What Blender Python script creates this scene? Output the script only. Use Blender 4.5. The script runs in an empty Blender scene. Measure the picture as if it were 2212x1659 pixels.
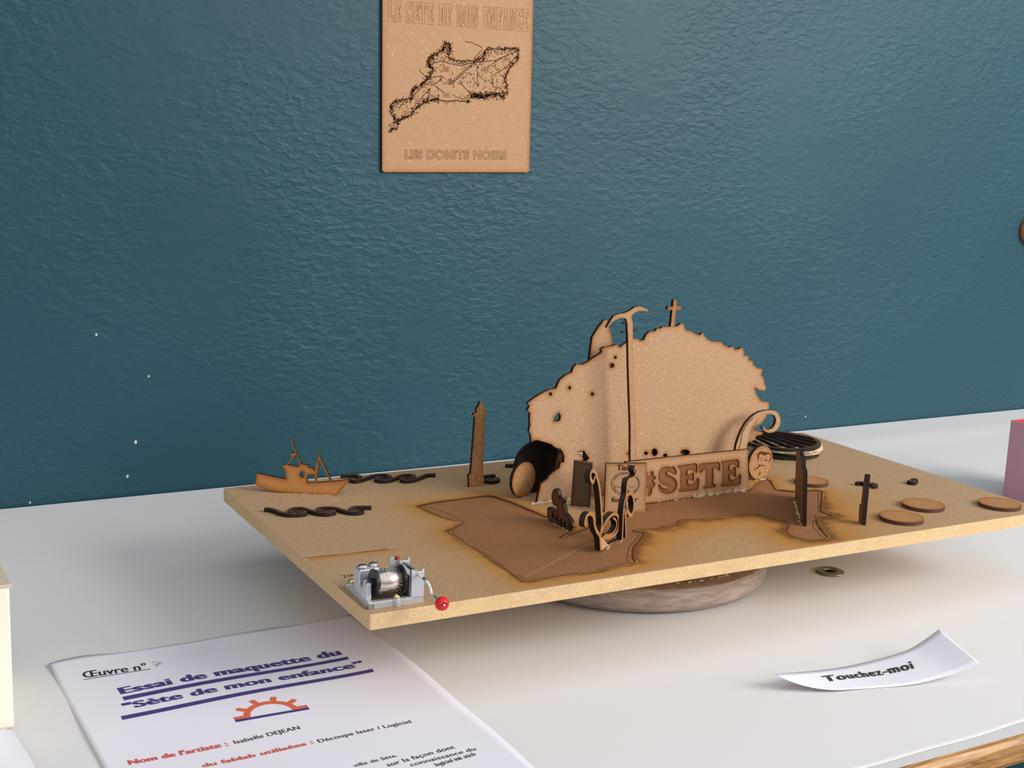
import bpy, bmesh, math, random
import numpy as np
from mathutils import Vector, Matrix
from mathutils.geometry import delaunay_2d_cdt
random.seed(7)
C = bpy.context.scene.collection
SC = bpy.context.scene
PI = math.pi
# outlines in millimetres, measured in the frame of each piece
D = {"hill":{"pl":[0,172,0],"poly":[[214.72,0],[215.53,6.92],[216.74,12.04],[217.43,15.64],[220.27,17.46],[223.42,19.26],[224.19,21.28],[228.75,24.53],[233.65,26.97],[234.9,31.32],[237.58,31.35],
[237.78,36.32],[235.91,40.15],[233.38,42.97],[229.5,43.81],[225.21,47.02],[221.02,48.65],[216.28,50.07],[213.31,51.34],[209.82,51.61],[207.11,50.39],[206.87,52.87],[206.02,56.55],[204.38,59.35],
[205.37,63.73],[204.71,69.11],[204.69,73.55],[202.09,75.94],[203.86,78.47],[203.59,79.81],[201.82,81.52],[207.13,84.89],[213.96,88.44],[220.88,91.13],[227.43,91.81],[228.77,95.11],[230.62,98.56],
[235.55,101.85],[241.08,103.78],[242.4,107.72],[245.34,110.24],[247.97,109.49],[250.55,109.54],[255.62,111.52],[259.64,114.02],[266.75,117.72],[268.35,118.99],[267.08,120.85],[269.61,122.53],
[276.96,123.11],[281.67,124.26],[284.49,121.89],[287.08,123.13],[290.69,125.24],[297.45,128.59],[300.74,128.01],[304.64,126.48],[307.88,126.81],[309.78,130.83],[312.87,133.45],[318.34,133.7],
[320.37,135.91],[323.71,135.61],[325.25,137.11],[333.6,136.82],[334.23,150.36],[329.2,150.88],[329.56,153.42],[334.57,153.28],[334.68,159.03],[337.71,158.68],[338.11,153.64],[342.94,153.33],
[342.62,150.31],[337.81,150.26],[337.52,136.68],[340.29,137.04],[344.05,139.22],[346.93,138.47],[346.86,137.14],[348.95,133.18],[353.77,132.51],[360.01,129.35],[363.66,128.72],[366.52,130.57],
[369.88,126.51],[375.63,123.13],[386.12,122.11],[390.11,118.76],[395.21,117.04],[398.86,117.89],[401.64,114.76],[405.35,115.1],[408.99,116.45],[411.84,112.81],[411.49,109.8],[416.67,108.35],
[417.62,104.97],[421.45,104.78],[422.42,101.18],[427.2,97.89],[433.1,96.57],[432.3,91.5],[435.93,87.2],[436.23,84.11],[439.24,79.82],[436.92,77.07],[431.65,78.21],[426.29,80.58],[428.07,75.34],
[433.84,68.81],[443.12,66.66],[443.84,61.95],[442.78,56.83],[438.26,49.87],[432.13,46.16],[428.38,44.32],[432.45,42.23],[439.91,39.88],[437.27,38.29],[431.76,37.82],[430.98,34.31],[422.85,32.73],
[422.75,27.83],[421.75,0]],"holes":[[[282.5,113.84],[282.36,113.28],[281.9,112.89],[281.24,112.77],[280.57,112.95],[280.05,113.39],[279.84,113.96],[279.98,114.52],[280.44,114.91],[281.09,115.03],
[281.77,114.85],[282.28,114.41]],[[280.49,107.32],[280.25,106.4],[279.49,105.75],[278.39,105.55],[277.27,105.86],[276.42,106.59],[276.06,107.55],[276.3,108.47],[277.06,109.12],[278.15,109.32],
[279.27,109.01],[280.13,108.28]],[[240.95,91.54],[240.78,90.88],[240.24,90.42],[239.48,90.29],[238.7,90.52],[238.11,91.04],[237.87,91.72],[238.04,92.38],[238.57,92.84],[239.33,92.97],
[240.11,92.75],[240.71,92.22]],[[223.79,87.57],[223.63,86.92],[223.1,86.46],[222.35,86.33],[221.58,86.56],[221.0,87.08],[220.76,87.76],[220.93,88.41],[221.46,88.86],[222.21,89.0],[222.98,88.77],
[223.56,88.25]],[[262.64,85.2],[262.47,84.53],[261.92,84.07],[261.15,83.94],[260.35,84.17],[259.74,84.7],[259.49,85.39],[259.66,86.06],[260.21,86.52],[260.98,86.65],[261.78,86.42],[262.39,85.89]],
[[318.51,31.95],[318.31,31.28],[317.66,30.84],[316.74,30.73],[315.8,30.99],[315.09,31.56],[314.79,32.27],[314.99,32.94],[315.63,33.38],[316.55,33.49],[317.49,33.23],[318.21,32.67]],
[[328.27,31.92],[327.98,30.37],[326.95,29.3],[325.45,29.0],[323.9,29.56],[322.7,30.81],[322.18,32.43],[322.47,33.98],[323.5,35.05],[324.99,35.34],[326.54,34.79],[327.75,33.54]],[[338.39,28.3],
[338.17,27.52],[337.43,27.0],[336.38,26.88],[335.3,27.19],[334.48,27.84],[334.13,28.66],[334.36,29.43],[335.09,29.95],[336.14,30.07],[337.22,29.77],[338.05,29.12]],[[361.42,29.14],[360.87,27.98],
[359.17,27.25],[356.78,27.13],[354.35,27.66],[352.52,28.69],[351.78,29.95],[352.33,31.1],[354.02,31.83],[356.4,31.96],[358.84,31.43],[360.68,30.4]],[[300.96,33.43],[300.79,32.77],[300.24,32.31],
[299.45,32.2],[298.64,32.45],[298.02,33.0],[297.76,33.7],[297.93,34.37],[298.48,34.82],[299.26,34.94],[300.08,34.69],[300.7,34.14]],[[226.07,65.63],[226.91,68.89],[228.54,71.01],[230.5,72.49],
[232.69,69.83],[232.55,66.69],[230.89,65.19]],[[250.93,38.89],[256.04,39.25],[258.35,36.15],[261.29,32.72],[258.7,30.18],[254.72,30.9],[255.82,32.66],[253.53,35.77],[251.34,37.01]]]},"sail":{"pl":[0,192,0],
"poly":[[269.68,0],[269.46,108.37],[270.46,118.38],[271.3,127.46],[276.39,135.01],[281.87,141.47],[285.11,141.27],[286.52,136.02],[289.7,128.58],[292.19,120.2],[295.19,110.83],[297.87,0]]},"twig":{"pl":[0,192,0],
"poly":[[307.58,0],[305.79,129.35],[300.17,129.84],[300.96,131.1],[305.67,131.11],[305.35,135.82],[300.43,137.37],[300.8,138.46],[305.42,138.13],[308.1,138.96],[308.97,137.54],[309.07,132.92],
[316.06,132.39],[311.96,130.97],[309.43,130.78],[311.69,0]]},"bigdisc":{"pl":[0,200,0],"pts":[[211.96,26.05],[218.28,36.68],[229.32,42.59],[210.35,16.08]]},"scrap":{"pl":[0,186,0],"poly":[[237.77,22.37],
[238.38,24.44],[239.43,30.74],[241.03,36.87],[245.99,37.63],[247.48,21.49]]},"oval":{"pl":[212.5,191.5,20],"pts":[[-12.91,20.24],[-0.6,29.48],[13.97,13.44],[0.08,-0.09]]},"lighthouse":{"pl":[185.1,232.3,0],
"poly":[[0.03,-0.19],[-0.87,10.55],[1.11,12.07],[2.28,37.87],[3.19,59.04],[1.43,60.39],[1.98,62.02],[4.39,62.74],[4.16,65.65],[6.03,68.03],[7.17,70.18],[6.64,71.04],[7.73,71.53],[8.97,71.17],
[9.16,69.49],[11.95,65.97],[12.27,62.6],[14.28,61.62],[14.09,60.24],[12.03,59.26],[12.57,42.68],[12.01,25.81],[12.66,9.29],[13.48,7.51],[13.84,-1.54]]},"boat":{"pl":[39.3,270.7,-31],
"poly":[[-20.58,15.02],[-21.04,13.09],[-22.04,5.87],[-16.81,3.49],[-10.74,1.64],[-2.81,0.59],[6.52,0.34],[20.51,-0.4],[29.82,-0.56],[41.45,0.02],[43.3,0.73],[46.51,4.0],[49.23,8.44],
[52.87,12.92],[51.01,13.3],[46.39,12.36],[38.98,11.04],[38.03,12.66],[35.64,17.31],[32.32,23.81],[28.99,30.76],[28.95,34.07],[29.92,38.61],[29.36,38.82],[28.05,31.66],[26.27,25.41],
[25.32,19.66],[24.01,20.07],[23.77,21.49],[20.28,21.79],[19.57,23.66],[16.78,23.76],[15.85,23.95],[14.23,24.35],[10.91,32.25],[8.07,39.69],[6.65,44.34],[5.5,43.81],[7.15,39.64],[9.52,33.13],
[6.28,32.4],[5.82,31.53],[6.53,30.14],[6.54,28.72],[2.87,23.31],[-0.62,22.91],[0.33,20.34],[1.74,18.5],[2.34,11.38],[-7.53,12.8]],"holes":[[[3.56,23.11],[6.32,26.81],[10.45,31.99],[12.6,24.74],
[13.31,22.88],[11.7,21.84]],[[13.28,16.21],[14.05,18.15],[15.44,18.7],[16.84,18.05],[17.32,16.17],[16.41,13.74],[14.79,13.42],[13.62,14.56]],[[19.71,9.37],[19.0,11.24],[19.19,15.07],
[20.34,16.32],[24.98,16.55],[25.29,9.64]],[[26.68,9.71],[27.51,18.81],[28.56,28.37],[31.4,22.81],[35.21,15.38],[36.89,11.17]]]},"joust":{"pl":[199.9,130.8,-88],"poly":[[-1.13,8.78],
[0.98,10.61],[4.99,11.19],[6.91,9.61],[10.86,10.38],[11.92,13.56],[9.69,13.7],[6.53,14.11],[4.45,17.55],[4.13,21.47],[6.03,25.45],[9.0,27.11],[12.15,26.53],[14.03,23.05],[13.72,20.49],
[14.78,21.51],[19.92,22.86],[20.53,20.81],[19.46,18.05],[21.88,15.25],[23.04,11.86],[27.5,10.38],[31.57,8.06],[32.32,6.31],[28.84,4.84],[30.22,3.75],[32.4,3.39],[28.39,0.03],[23.14,0.51],
[17.03,0.27],[8.19,-0.22],[2.75,0.27],[-0.57,2.12]],"holes":[[[9.78,5.98],[9.31,4.83],[8.01,4.05],[6.63,4.1],[5.99,4.94],[6.46,6.1],[7.77,6.88],[9.14,6.83]],[[15.69,5.23],[15.23,4.08],
[13.94,3.3],[12.58,3.34],[11.95,4.19],[12.41,5.33],[13.7,6.11],[15.06,6.07]],[[21.62,4.69],[21.16,3.55],[19.89,2.78],[18.54,2.82],[17.91,3.66],[18.37,4.8],[19.65,5.57],[20.99,5.53]],
[[26.44,4.26],[25.99,3.13],[24.72,2.35],[23.39,2.4],[22.77,3.23],[23.22,4.37],[24.48,5.14],[25.82,5.1]]]},"darkpanel":{"pl":[236,156.3,-38],"poly":[[0.02,0.0],[0.77,36.89],[15.45,35.83],
[15.28,-0.43]]},"tielle":{"pl":[251,130.2,-18],"poly":[[0.0,0],[-0.89,39.79],[31.98,39.49],[33.12,0]],"t1":[[[6.32,38.92],[7.92,33.55],[17.76,38.81],[17.69,33.67]]],"t2":[[[4.38,14.36],
[6.18,8.6],[26.92,12.56],[25.87,8.3]]],"lines":[[[7.11,21.71],[12.94,19.79],[13.01,15.35]],[[7.11,21.71],[6.99,19.13],[7.52,17.64]],[[6.22,27.61],[8.33,29.43],[12.29,31.22],[16.34,31.55],
[19.36,30.41],[24.36,27.4],[25.59,25.54],[25.62,21.84],[24.5,18.9],[22.42,16.33]],[[11.72,28.29],[14.38,26.97]],[[18.48,20.09],[20.69,20.43],[22.5,21.14],[23.35,22.61]],[[17.98,22.31],
[19.49,21.92]]],"rim":[[[26.28,23.32],[26.22,21.92],[25.89,20.57],[25.28,19.29],[24.42,18.11],[23.34,17.08],[22.04,16.21],[20.58,15.53],[18.99,15.06],[17.31,14.8],[15.58,14.77],[13.85,14.96],
[12.17,15.37],[10.57,16.0],[9.1,16.81],[7.8,17.79],[6.71,18.93],[5.84,20.17],[5.22,21.5],[4.86,22.88],[4.79,24.28],[4.98,25.65],[5.46,26.96],[6.19,28.19],[7.16,29.29],[8.35,30.24],[9.72,31.01],
[11.24,31.59],[12.87,31.96],[14.58,32.11],[16.31,32.04],[18.01,31.74],[19.66,31.23],[21.2,30.51],[22.59,29.62],[23.8,28.56],[24.8,27.37],[25.56,26.08],[26.05,24.71],[26.28,23.32]]]},"sign":{"pl":[297.6,141.5,0.6],
"poly":[[-19.26,0],[-21.72,36.0],[-15.71,36.06],[17.46,36.24],[101.13,35.81],[105.83,0]],"eng":[[[28.65,21.9],[27.78,21.22],[25.4,22.21],[21.1,24.53],[19.08,23.96],[18.97,22.44],[21.36,21.06],
[25.64,19.11],[28.61,16.52],[30.05,12.91],[29.62,9.47],[26.61,6.69],[22.53,5.76],[17.9,6.43],[15.05,7.87],[12.64,9.65],[11.15,14.4],[12.26,14.67],[14.76,11.74],[18.08,10.06],[21.3,9.93],
[22.1,11.39],[20.63,12.69],[15.47,14.35],[12.06,17.36],[10.92,20.53],[11.29,24.69],[13.54,27.91],[17.58,28.68],[22.67,27.83],[25.42,27.96],[27.39,26.24],[28.5,23.84]],[[29.67,28.32],
[47.65,28.67],[49.19,27.49],[50.02,21.02],[48.3,20.79],[45.18,23.47],[41.27,24.24],[39.4,23.62],[39.91,19.59],[43.53,20.04],[44.89,21.11],[46.38,20.57],[46.91,14.12],[44.93,14.71],[42.89,16.11],
[40.53,15.54],[41.11,11.89],[43.8,10.83],[48.02,12.41],[49.7,15.45],[51.59,16.07],[52.35,12.79],[51.94,6.0],[33.12,6.31],[32.06,7.61],[33.86,9.02],[32.59,25.04],[30.07,26.86]],[[50.72,26.55],
[52.54,27.98],[71.17,27.66],[73.15,25.31],[73.28,20.45],[71.29,20.64],[68.59,23.31],[66.14,23.13],[67.1,9.72],[70.09,8.21],[69.84,6.62],[58.25,6.41],[57.15,7.89],[59.77,9.24],[58.31,23.05],
[55.89,22.88],[54.16,20.23],[52.17,20.82]],[[74.1,28.04],[91.03,28.31],[93.06,25.93],[93.21,21.03],[90.63,21.68],[88.38,24.32],[83.37,24.37],[83.31,19.51],[86.26,20.05],[88.06,22.32],
[89.86,21.34],[90.61,13.12],[88.3,14.16],[86.63,15.95],[83.94,15.8],[84.55,11.26],[88.64,10.45],[92.44,12.95],[94.25,15.22],[95.85,14.25],[96.03,6.86],[94.1,5.83],[75.99,6.57],[75.36,8.1],
[77.22,9.54],[75.85,25.06],[74.04,26.44]],[[2.65,25.88],[5.24,26.02],[6.0,22.04],[8.39,21.18],[8.04,19.49],[6.23,18.88],[6.4,16.51],[8.31,15.93],[7.32,12.88],[5.3,12.53],[5.16,7.98],
[2.99,5.84],[1.81,6.75],[1.76,12.65],[-0.28,12.62],[-0.11,7.74],[-2.12,5.98],[-3.1,6.87],[-3.06,12.74],[-5.38,12.98],[-5.11,15.69],[-3.09,15.72],[-3.15,19.17],[-5.37,19.38],[-5.09,21.93],
[-3.18,22.14],[-2.87,25.62],[-0.48,25.78],[-0.42,22.26],[2.27,22.24]]]},"medal":{"pl":[434,166,8],"poly":[[2.15,-0.22]],"ring":[[[-14.14,17.47],[-1.02,29.97],[14.84,16.69],[2.31,-0.25]]],
"fills":[[[-5.37,23.56],[-3.63,24.91],[-0.52,25.45],[7.32,23.65],[11.99,21.98],[13.88,19.51],[13.26,16.43],[10.34,13.85],[9.64,14.38],[11.91,17.04],[12.57,19.66],[10.77,21.45],[8.8,21.82],
[5.7,21.01],[2.45,21.53],[-0.25,22.96],[-2.44,22.77],[-3.06,19.71],[-3.25,15.71],[-4.51,18.55]],[[-8.64,10.11],[-7.09,10.37],[-3.43,11.48],[-2.04,13.33],[-1.82,14.2],[-0.46,13.36],[3.43,12.66],
[5.02,12.69],[5.8,11.47],[4.9,10.91],[3.51,11.98],[-0.35,12.31],[-2.71,10.72],[-5.77,9.76],[-7.93,9.35]],[[-0.36,6.61],[1.03,6.75],[0.46,4.94],[-1.0,3.77],[-2.66,4.43],[-1.15,5.14]],
[[-1.45,17.73],[0.3,17.97],[1.49,17.61],[0.07,17.19]],[[4.49,17.47],[6.73,17.43],[8.43,16.55],[7.58,15.53],[5.94,15.95],[4.89,16.75]]]},"pole":{"pl":[0,152,0],"poly":[[289.94,0],[285.84,61.21],
[282.92,88.54],[280.55,111.04],[278.63,133.29],[277.02,144.8],[275.76,147.91],[272.57,148.89],[268.45,148.41],[263.43,146.13],[260.04,142.76],[258.06,141.52],[260.88,145.78],[264.18,150.46],
[268.23,151.82],[273.38,152.36],[278.49,153.96],[283.53,156.89],[287.69,157.47],[292.01,156.21],[296.4,154.06],[296.25,153.18],[292.19,153.56],[286.9,153.71],[283.32,152.33],[281.04,150.38],
[281.01,147.74],[282.27,144.62],[283.57,128.67],[286.88,92.8],[291.54,56.23],[295.51000000000005,0]]},"tentacle":{"pl":[0,154,0],"poly":[[391.88,0],[396.04,37.22],[398.13,43.56],[400.8,49.42],
[404.55,55.21],[409.01,59.22],[413.58,62.15],[418.82,63.96],[425.28,64.61],[431.88,64.25],[436.41,62.99],[439.43,60.37],[441.43,56.94],[442.15,52.49],[441.12,49.04],[438.62,46.36],[434.92,44.66],
[430.53,44.55],[426.58,45.73],[423.61,48.15],[422.3,50.43],[423.1,50.59],[425.77,48.42],[429.14,47.51],[432.93,48.11],[435.48,50.11],[436.86,52.87],[436.79,56.39],[434.84,59.37],[431.1,61.07],
[425.62,61.1],[420.33,59.51],[415.69,57.01],[412.76,53.74],[410.41,50.0],[409.23,45.31],[408.64,40.13],[407.23,35.01],[404.68,0]],"strip":[[[398.57,32.89],[400.33,39.92],[400.66,45.1],
[403.33,50.97],[407.17,55.88],[411.72,59.03]]]},"scroll1":{"pl":[201,53,36],"lines":[[[[-25.87,57.37],[-26.64,58.84],[-27.5,56.88],[-30.23,56.21],[-33.67,59.13],[-34.72,61.92],[-33.59,64.23],
[-30.22,64.27],[-25.96,62.13],[-21.21,56.76],[-16.01,48.61],[-12.16,38.04],[-9.37,28.52],[-7.39,21.35],[-8.98,15.97],[-9.98,13.11]],2.6],[[[-38.08,27.54],[-40.45,30.31],[-38.92,33.79],
[-33.48,34.79],[-27.57,32.87],[-24.27,29.64],[-22.45,24.8],[-17.55,18.67],[-10.96,13.37],[-8.76,7.87],[-6.97,1.99]],2.6],[[[-8.44,12.25],[-5.62,17.32],[1.01,20.97],[9.28,22.48],[16.71,22.19],
[23.39,19.37],[26.61,14.87],[27.02,10.62],[24.08,6.77],[15.49,5.84],[4.18,7.74],[-4.68,10.8]],2.4],[[[14.6,19.77],[20.71,16.38],[23.26,12.05],[18.79,8.63],[10.17,8.4],[-1.15,11.2]],
1.6]],"fills":[[[-9.98,13.11],[-0.6,7.45],[7.52,1.61],[25.96,-5.31],[35.4,-8.62],[29.06,-8.96],[-6.28,1.35]]]},"scroll2":{"pl":[218.6,62.3,36],"lines":[[[[9.03,-2.33],[8.67,7.96],[8.08,19.64],
[9.36,27.59],[12.79,34.12],[12.78,40.55],[15.17,43.21],[21.72,42.88],[27.67,42.71],[30.54,45.32],[31.71,47.85],[29.12,49.81],[26.62,48.96],[27.62,46.89]],2.4],[[[17.55,-3.26],[15.37,6.2],
[12.08,18.63],[10.64,23.6]],2.0],[[[12.74,30.45],[18.16,32.85],[25.05,30.77],[30.07,24.44],[30.52,17.76],[26.46,14.32],[20.86,16.43],[15.73,22.35],[13.61,27.48],[15.86,31.09]],3.2],
[[[13.53,13.64],[14.09,18.13],[16.0,22.28]],2.4]],"fills":[]},"wave1":[[[[9.47,226.64],[13.0,224.94],[15.49,220.16],[17.53,212.8],[21.09,207.34],[25.78,205.19],[30.94,204.32],[34.63,205.66],
[33.97,210.19],[28.76,208.43]],2.8],[[[25.99,208.36],[24.7,212.47],[25.77,216.18],[29.79,219.11],[34.78,218.85],[37.7,215.38],[39.45,210.04],[41.9,204.15],[44.97,200.01],[49.8,198.13],
[55.28,200.27],[54.77,203.78]],2.8],[[[54.04,201.9],[49.04,202.2],[45.8,205.93],[45.53,210.18],[49.05,213.33],[54.81,212.45],[59.28,209.38],[61.43,204.02],[63.8,198.12],[67.01,194.39],
[71.6,192.94],[76.04,194.53]],2.8],[[[75.8,193.96],[70.49,196.02],[68.42,199.65],[69.96,204.07],[74.61,206.16],[80.22,204.67],[86.02,202.43]],2.8]],"wave2":[[[[98.46,296.69],[104.09,295.68],
[110.18,292.34],[111.92,286.33],[107.22,282.77]],2.8],[[[100.59,283.48],[102.35,277.57],[109.17,278.52],[117.97,284.08],[127.08,287.87],[133.6,285.45],[134.85,278.52],[130.41,275.9]],
2.8],[[[129.21,275.28],[124.76,278.0],[121.14,276.52],[121.9,271.31],[128.32,268.91],[136.89,273.48],[146.0,279.05],[152.44,278.47],[154.26,272.38],[148.79,268.34]],2.8],[[[148.38,267.43],
[143.92,270.15],[140.29,267.96],[141.6,262.9],[149.43,263.49],[158.63,268.96],[166.72,273.9],[173.46,272.13]],2.8]],"curl_a":[[[[209.51,253.06],[216.41,252.83],[219.88,252.71]],3],[[[208.11,244.35],
[210.82,239.92],[215.56,239.29],[216.57,242.35],[212.9,241.43]],3],[[[203.99,241.33],[207.26,235.58],[214.54,237.39]],3]],"curl_b":[[[[244.85,280.43],[248.51,278.35],[253.31,277.34],
[256.56,277.15]],3]],"curl_c":[[[[502.77,119.96],[507.0,120.33],[508.48,117.82],[507.42,113.36]],3],[[[510.26,112.29],[513.54,113.0],[515.28,110.8],[514.12,107.95],[510.4,106.46],[508.73,108.05]],
3]],"curl_d":[[[[550.14,106.06],[554.89,107.44],[556.8,104.75],[552.91,102.27],[550.13,104.1]],3],[[[558.32,110.13],[562.43,110.19],[559.73,105.63]],2.5]],"coins":[[461.6,27.0],[506.5,47.3],
[570.9,25.4],[469.2,139.4]],"recess":[[122.75,198.98],[140.9,203.19],[161.5,204.82],[187.65,205.33],[191.52,201.89],[197.08,182.74],[199.74,159.25],[203.15,138.05],[206.68,121.58],[208.81,108.75],
[200.89,98.49],[186.38,89.59],[187.43,86.93],[219.51,101.15],[239.0,112.38],[260.66,127.9],[283.18,122.82],[287.83,126.96],[291.81,138.86],[347.07,141.3],[403.12,141.62],[432.25,161.43],
[443.06,167.45],[440.26,158.43],[432.15,145.05],[426.28,134.43],[432.04,129.08],[437.01,124.04],[459.63,120.14],[461.36,117.24],[453.46,107.69],[428.64,81.75],[416.85,69.36],[417.83,63.99],
[416.93,56.94],[409.69,55.69],[405.97,57.96],[399.86,53.09],[395.07,50.18],[389.96,42.73],[384.42,34.09],[378.62,22.77],[374.62,14.47],[365.37,10.89],[356.06,13.75],[351.09,21.52],[351.08,32.67],
[355.62,39.84],[365.24,48.23],[371.44,58.26],[370.83,56.68],[369.2,68.12],[365.23,79.29],[360.63,85.26],[343.71,87.68],[324.58,86.94],[308.76,87.74],[303.24,91.24],[296.19,92.66],[292.53,90.09],
[285.92,83.46],[275.55,84.94],[270.63,81.71],[265.12,80.04],[257.04,84.52],[244.78,83.02],[247.78,80.57],[249.41,73.66],[240.77,64.79],[222.85,48.21],[210.13,30.64],[206.14,21.27],[195.97,18.95],
[187.06,18.32],[171.15,13.55],[142.61,15.01],[118.2,14.01],[113.5,16.48],[115.38,34.3],[114.94,84.21],[114.22,126.37],[116.03,132.14],[124.38,138.73],[135.35,147.21],[127.56,166.52]],
"grooves":[[[120.22,24.25],[155.29,44.44],[201.45,70.86]],[[218.66,99.8],[186.54,86.33]],[[-1.15,113.57],[28.56,111.56],[59.85,110.3]],[[128.91,199.57],[138.29,171.17],[138.54,148.35],
[122.33,134.57],[118.1,128.07],[117.88,107.45]],[[117.45,96.8],[118.24,48.24]],[[118.03,30.51],[117.8,19.95],[130.01,18.08],[144.55,18.24],[157.36,18.4]],[[172.36,18.57],[183.75,20.6]],
[[189.67,21.86],[202.02,23.39],[203.75,29.05],[221.28,51.98],[243.45,71.72],[244.0,80.73]],[[191.17,201.23],[197.52,155.35],[201.8,135.74]],[[195.84,201.41],[202.66,164.4],[208.72,143.74],
[213.07,113.9]],[[456.44,117.62],[449.94,109.03],[428.3,85.33],[413.58,68.97]],[[408.54,65.96],[398.81,55.1],[391.2,50.11],[382.11,39.62],[371.25,18.29]]],"musicbox":[[2.31,7.65],[2.64,48.29],
[37.78,4.75]],"script":[[[8.53,70.76],[11.37,71.3],[12.31,70.34],[11.66,67.77],[10.32,66.28],[10.15,67.26]],[[13.41,69.32],[15.16,70.88],[16.62,70.28],[15.31,67.96],[13.63,67.52],[13.44,68.74]],
[[16.78,70.21],[16.12,67.63],[17.55,69.32],[19.21,70.13]]],"shell":[[[477.75,237.45],[542.83,220.9],[541.19,270.42],[491.77,206.54],[512.51,206.33],[500.69,253.05]],[[557.54,224.94],
[509.79,212.76]],[[507.34,234.87],[546.73,220.73],[522.0,219.29]]],"slats":[[[499.29,251.35],[491.26,210.81]],[[514.42,259.31],[505.63,208.78]],[[516.81,260.71],[523.18,212.96]],[[529.39,265.36],
[532.13,218.25]],[[537.96,268.09],[547.58,230.07]],[[543.58,267.3],[553.01,234.76]],[[492.36,245.1],[486.0,213.71]]],"poster":{"c":[[519.36,472.56],[688.86,486.78],[523.54,307.85],[692.43,310.6]],
"t1":[[526.0,453.2],[526.72,472.66],[684.74,454.74],[684.33,476.98]],"t2":[[547.9,322.15],[547.91,330.95],[664.1,324.5],[663.72,333.1]],"coast":[[531.47,347.67],[534.98,352.15],[538.6,352.29],
[539.68,357.77],[545.66,361.28],[554.11,364.36],[560.01,372.81],[568.48,377.57],[574.6,380.05],[584.52,381.08],[592.07,379.79],[602.11,381.37],[617.41,380.44],[620.33,387.81],[624.86,386.93],
[635.25,385.21],[642.85,390.06],[662.43,392.18],[660.77,399.98],[659.16,406.63],[663.92,418.11],[672.84,425.39],[674.3,436.68],[663.12,435.94],[652.68,435.24],[635.87,434.12],[632.37,425.06],
[620.97,421.59],[603.26,420.48],[593.15,422.58],[595.35,431.42],[595.16,436.84],[588.31,436.92],[586.64,430.84],[576.92,424.79],[569.75,417.85],[571.1,413.61],[576.13,410.66],[572.63,403.94],
[567.87,398.24],[561.87,393.57],[553.47,387.71],[552.43,381.15],[540.37,378.4],[532.02,374.76],[531.6,367.19],[536.03,358.71]],"roads":[[[594.64,396.97],[616.11,415.23],[637.16,434.21]],
[[596.54,396.52],[618.66,415.39],[639.13,433.23]],[[626.27,416.95],[627.34,395.96]],[[611.39,440.14],[620.31,439.12],[628.05,436.9],[632.02,433.87],[627.08,429.13],[622.18,423.32]],
[[573.56,413.76],[578.39,417.31],[585.77,419.39],[595.83,417.29],[608.47,415.87],[621.04,419.94],[646.65,423.75],[673.69,435.52]],[[571.46,401.7],[583.76,404.57],[588.78,403.76],[581.49,397.9],
[576.57,396.54],[589.28,388.45]],[[538.47,357.72],[554.04,367.09],[566.05,376.36]],[[552.49,378.98],[561.96,390.32],[571.46,401.7]],[[599.39,386.76],[607.09,383.83],[617.35,382.11]],
[[606.46,401.46],[613.07,394.09],[620.29,388.92]],[[642.16,406.79],[659.98,417.88],[672.63,429.86]],[[637.87,416.54],[654.36,426.46]],[[561.4,409.78],[562.69,407.7],[568.97,402.64]],
[[572.06,382.11],[574.26,390.96],[567.03,385.14],[559.91,376.07]],[[644.8,405.82],[645.17,396.9],[655.67,396.33]]],"labels":[[574.04,398.03],[549.18,366.33],[561.67,378.88],[615.35,384.23],
[591.02,411.54],[636.03,414.22],[659.64,425.67],[534.94,353.78],[592.48,386.42]]},"text":{"oeuvre":[[149.88,795.17],[189.45,792.04],[152.15,804.34]],"oul":[[149.52,793.37],[190.77,791.7]],
"essai":[[165.58,762.08],[312.95,765.84],[166.48,772.04]],"bar1":[[165.53,757.94],[165.31,752.31],[314.23,760.65],[313.54,756.1]],"sete":[[162.54,738.99],[319.86,741.36],[163.05,748.12]],
"bar2":[[158.59,730.96],[158.34,725.72],[321.03,734.33],[320.31,729.5]],"gear":[[217.38,697.79],[262.46,695.53],[244.16,711.03],[238.65,693.52]],"nom":[[149.18,669.17],[205.15,669.8],
[149.63,674.55]],"isa":[[208.9,670.06],[248.78,671.42],[209.56,674.36]],"fab":[[184.59,650.2],[249.46,651.05],[185.26,654.53]],"dec":[[252.23,650.38],[311.48,651.75],[253.27,654.53]],
"ville":[[259.24,614.35],[285.8,614.92],[260.02,617.72]],"facon":[[276.08,606.55],[319.57,609.88],[277.28,610.68]],"conn":[[287.62,601.21],[329.16,602.51],[288.74,605.0]],"ink":[[300.37,595.31],
[326.13,597.09],[301.34,599.17]],"seven":[[194.03,801.07],[199.62,799.89],[194.59,793.07],[194.32,797.3],[200.02,796.59]],"sheet2":[[95.4,759.87],[98.75,739.14],[101.17,719.01],[102.18,688.63]],
"hem":[[520.48,495.05],[606.44,496.2],[662.1,497.74]],"woodt":[[542.5,484.85],[647.63,485.82]],"slip":[[563.83,620.07],[584.64,582.29],[734.29,633.58],[710.41,574.65],[633.41,609.23],
[565.11,603.62]],"sliptext":[[586.54,595.83],[659.68,588.0],[588.54,603.32]],"eyelet":[[748.0,764.88],[734.96,769.07],[759.38,758.85]]},"wall":[[1461.58,267.71],[1466.74,236.42],[245.03,154.95],
[278.97,51.4],[270.75,18.89],[291.87,113.64],[183.22,1.03],[1110.03,16.8]],"meta":{"zb":0.06364,"FL":[0.29263,0.67511,0.06364],"th":-0.00588,"f":2792.953541310178,"cam":[0.0,0.0,0.345934734862094],
"w":[0.4857354634158885,0.8539843405892996,-0.18647199684781401],"r":[0.8722291444144299,-0.48750686638719976,0.039412876822231976],"u":[0.057248399228480545,0.18179054225561925,0.9816694043985401],
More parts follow.
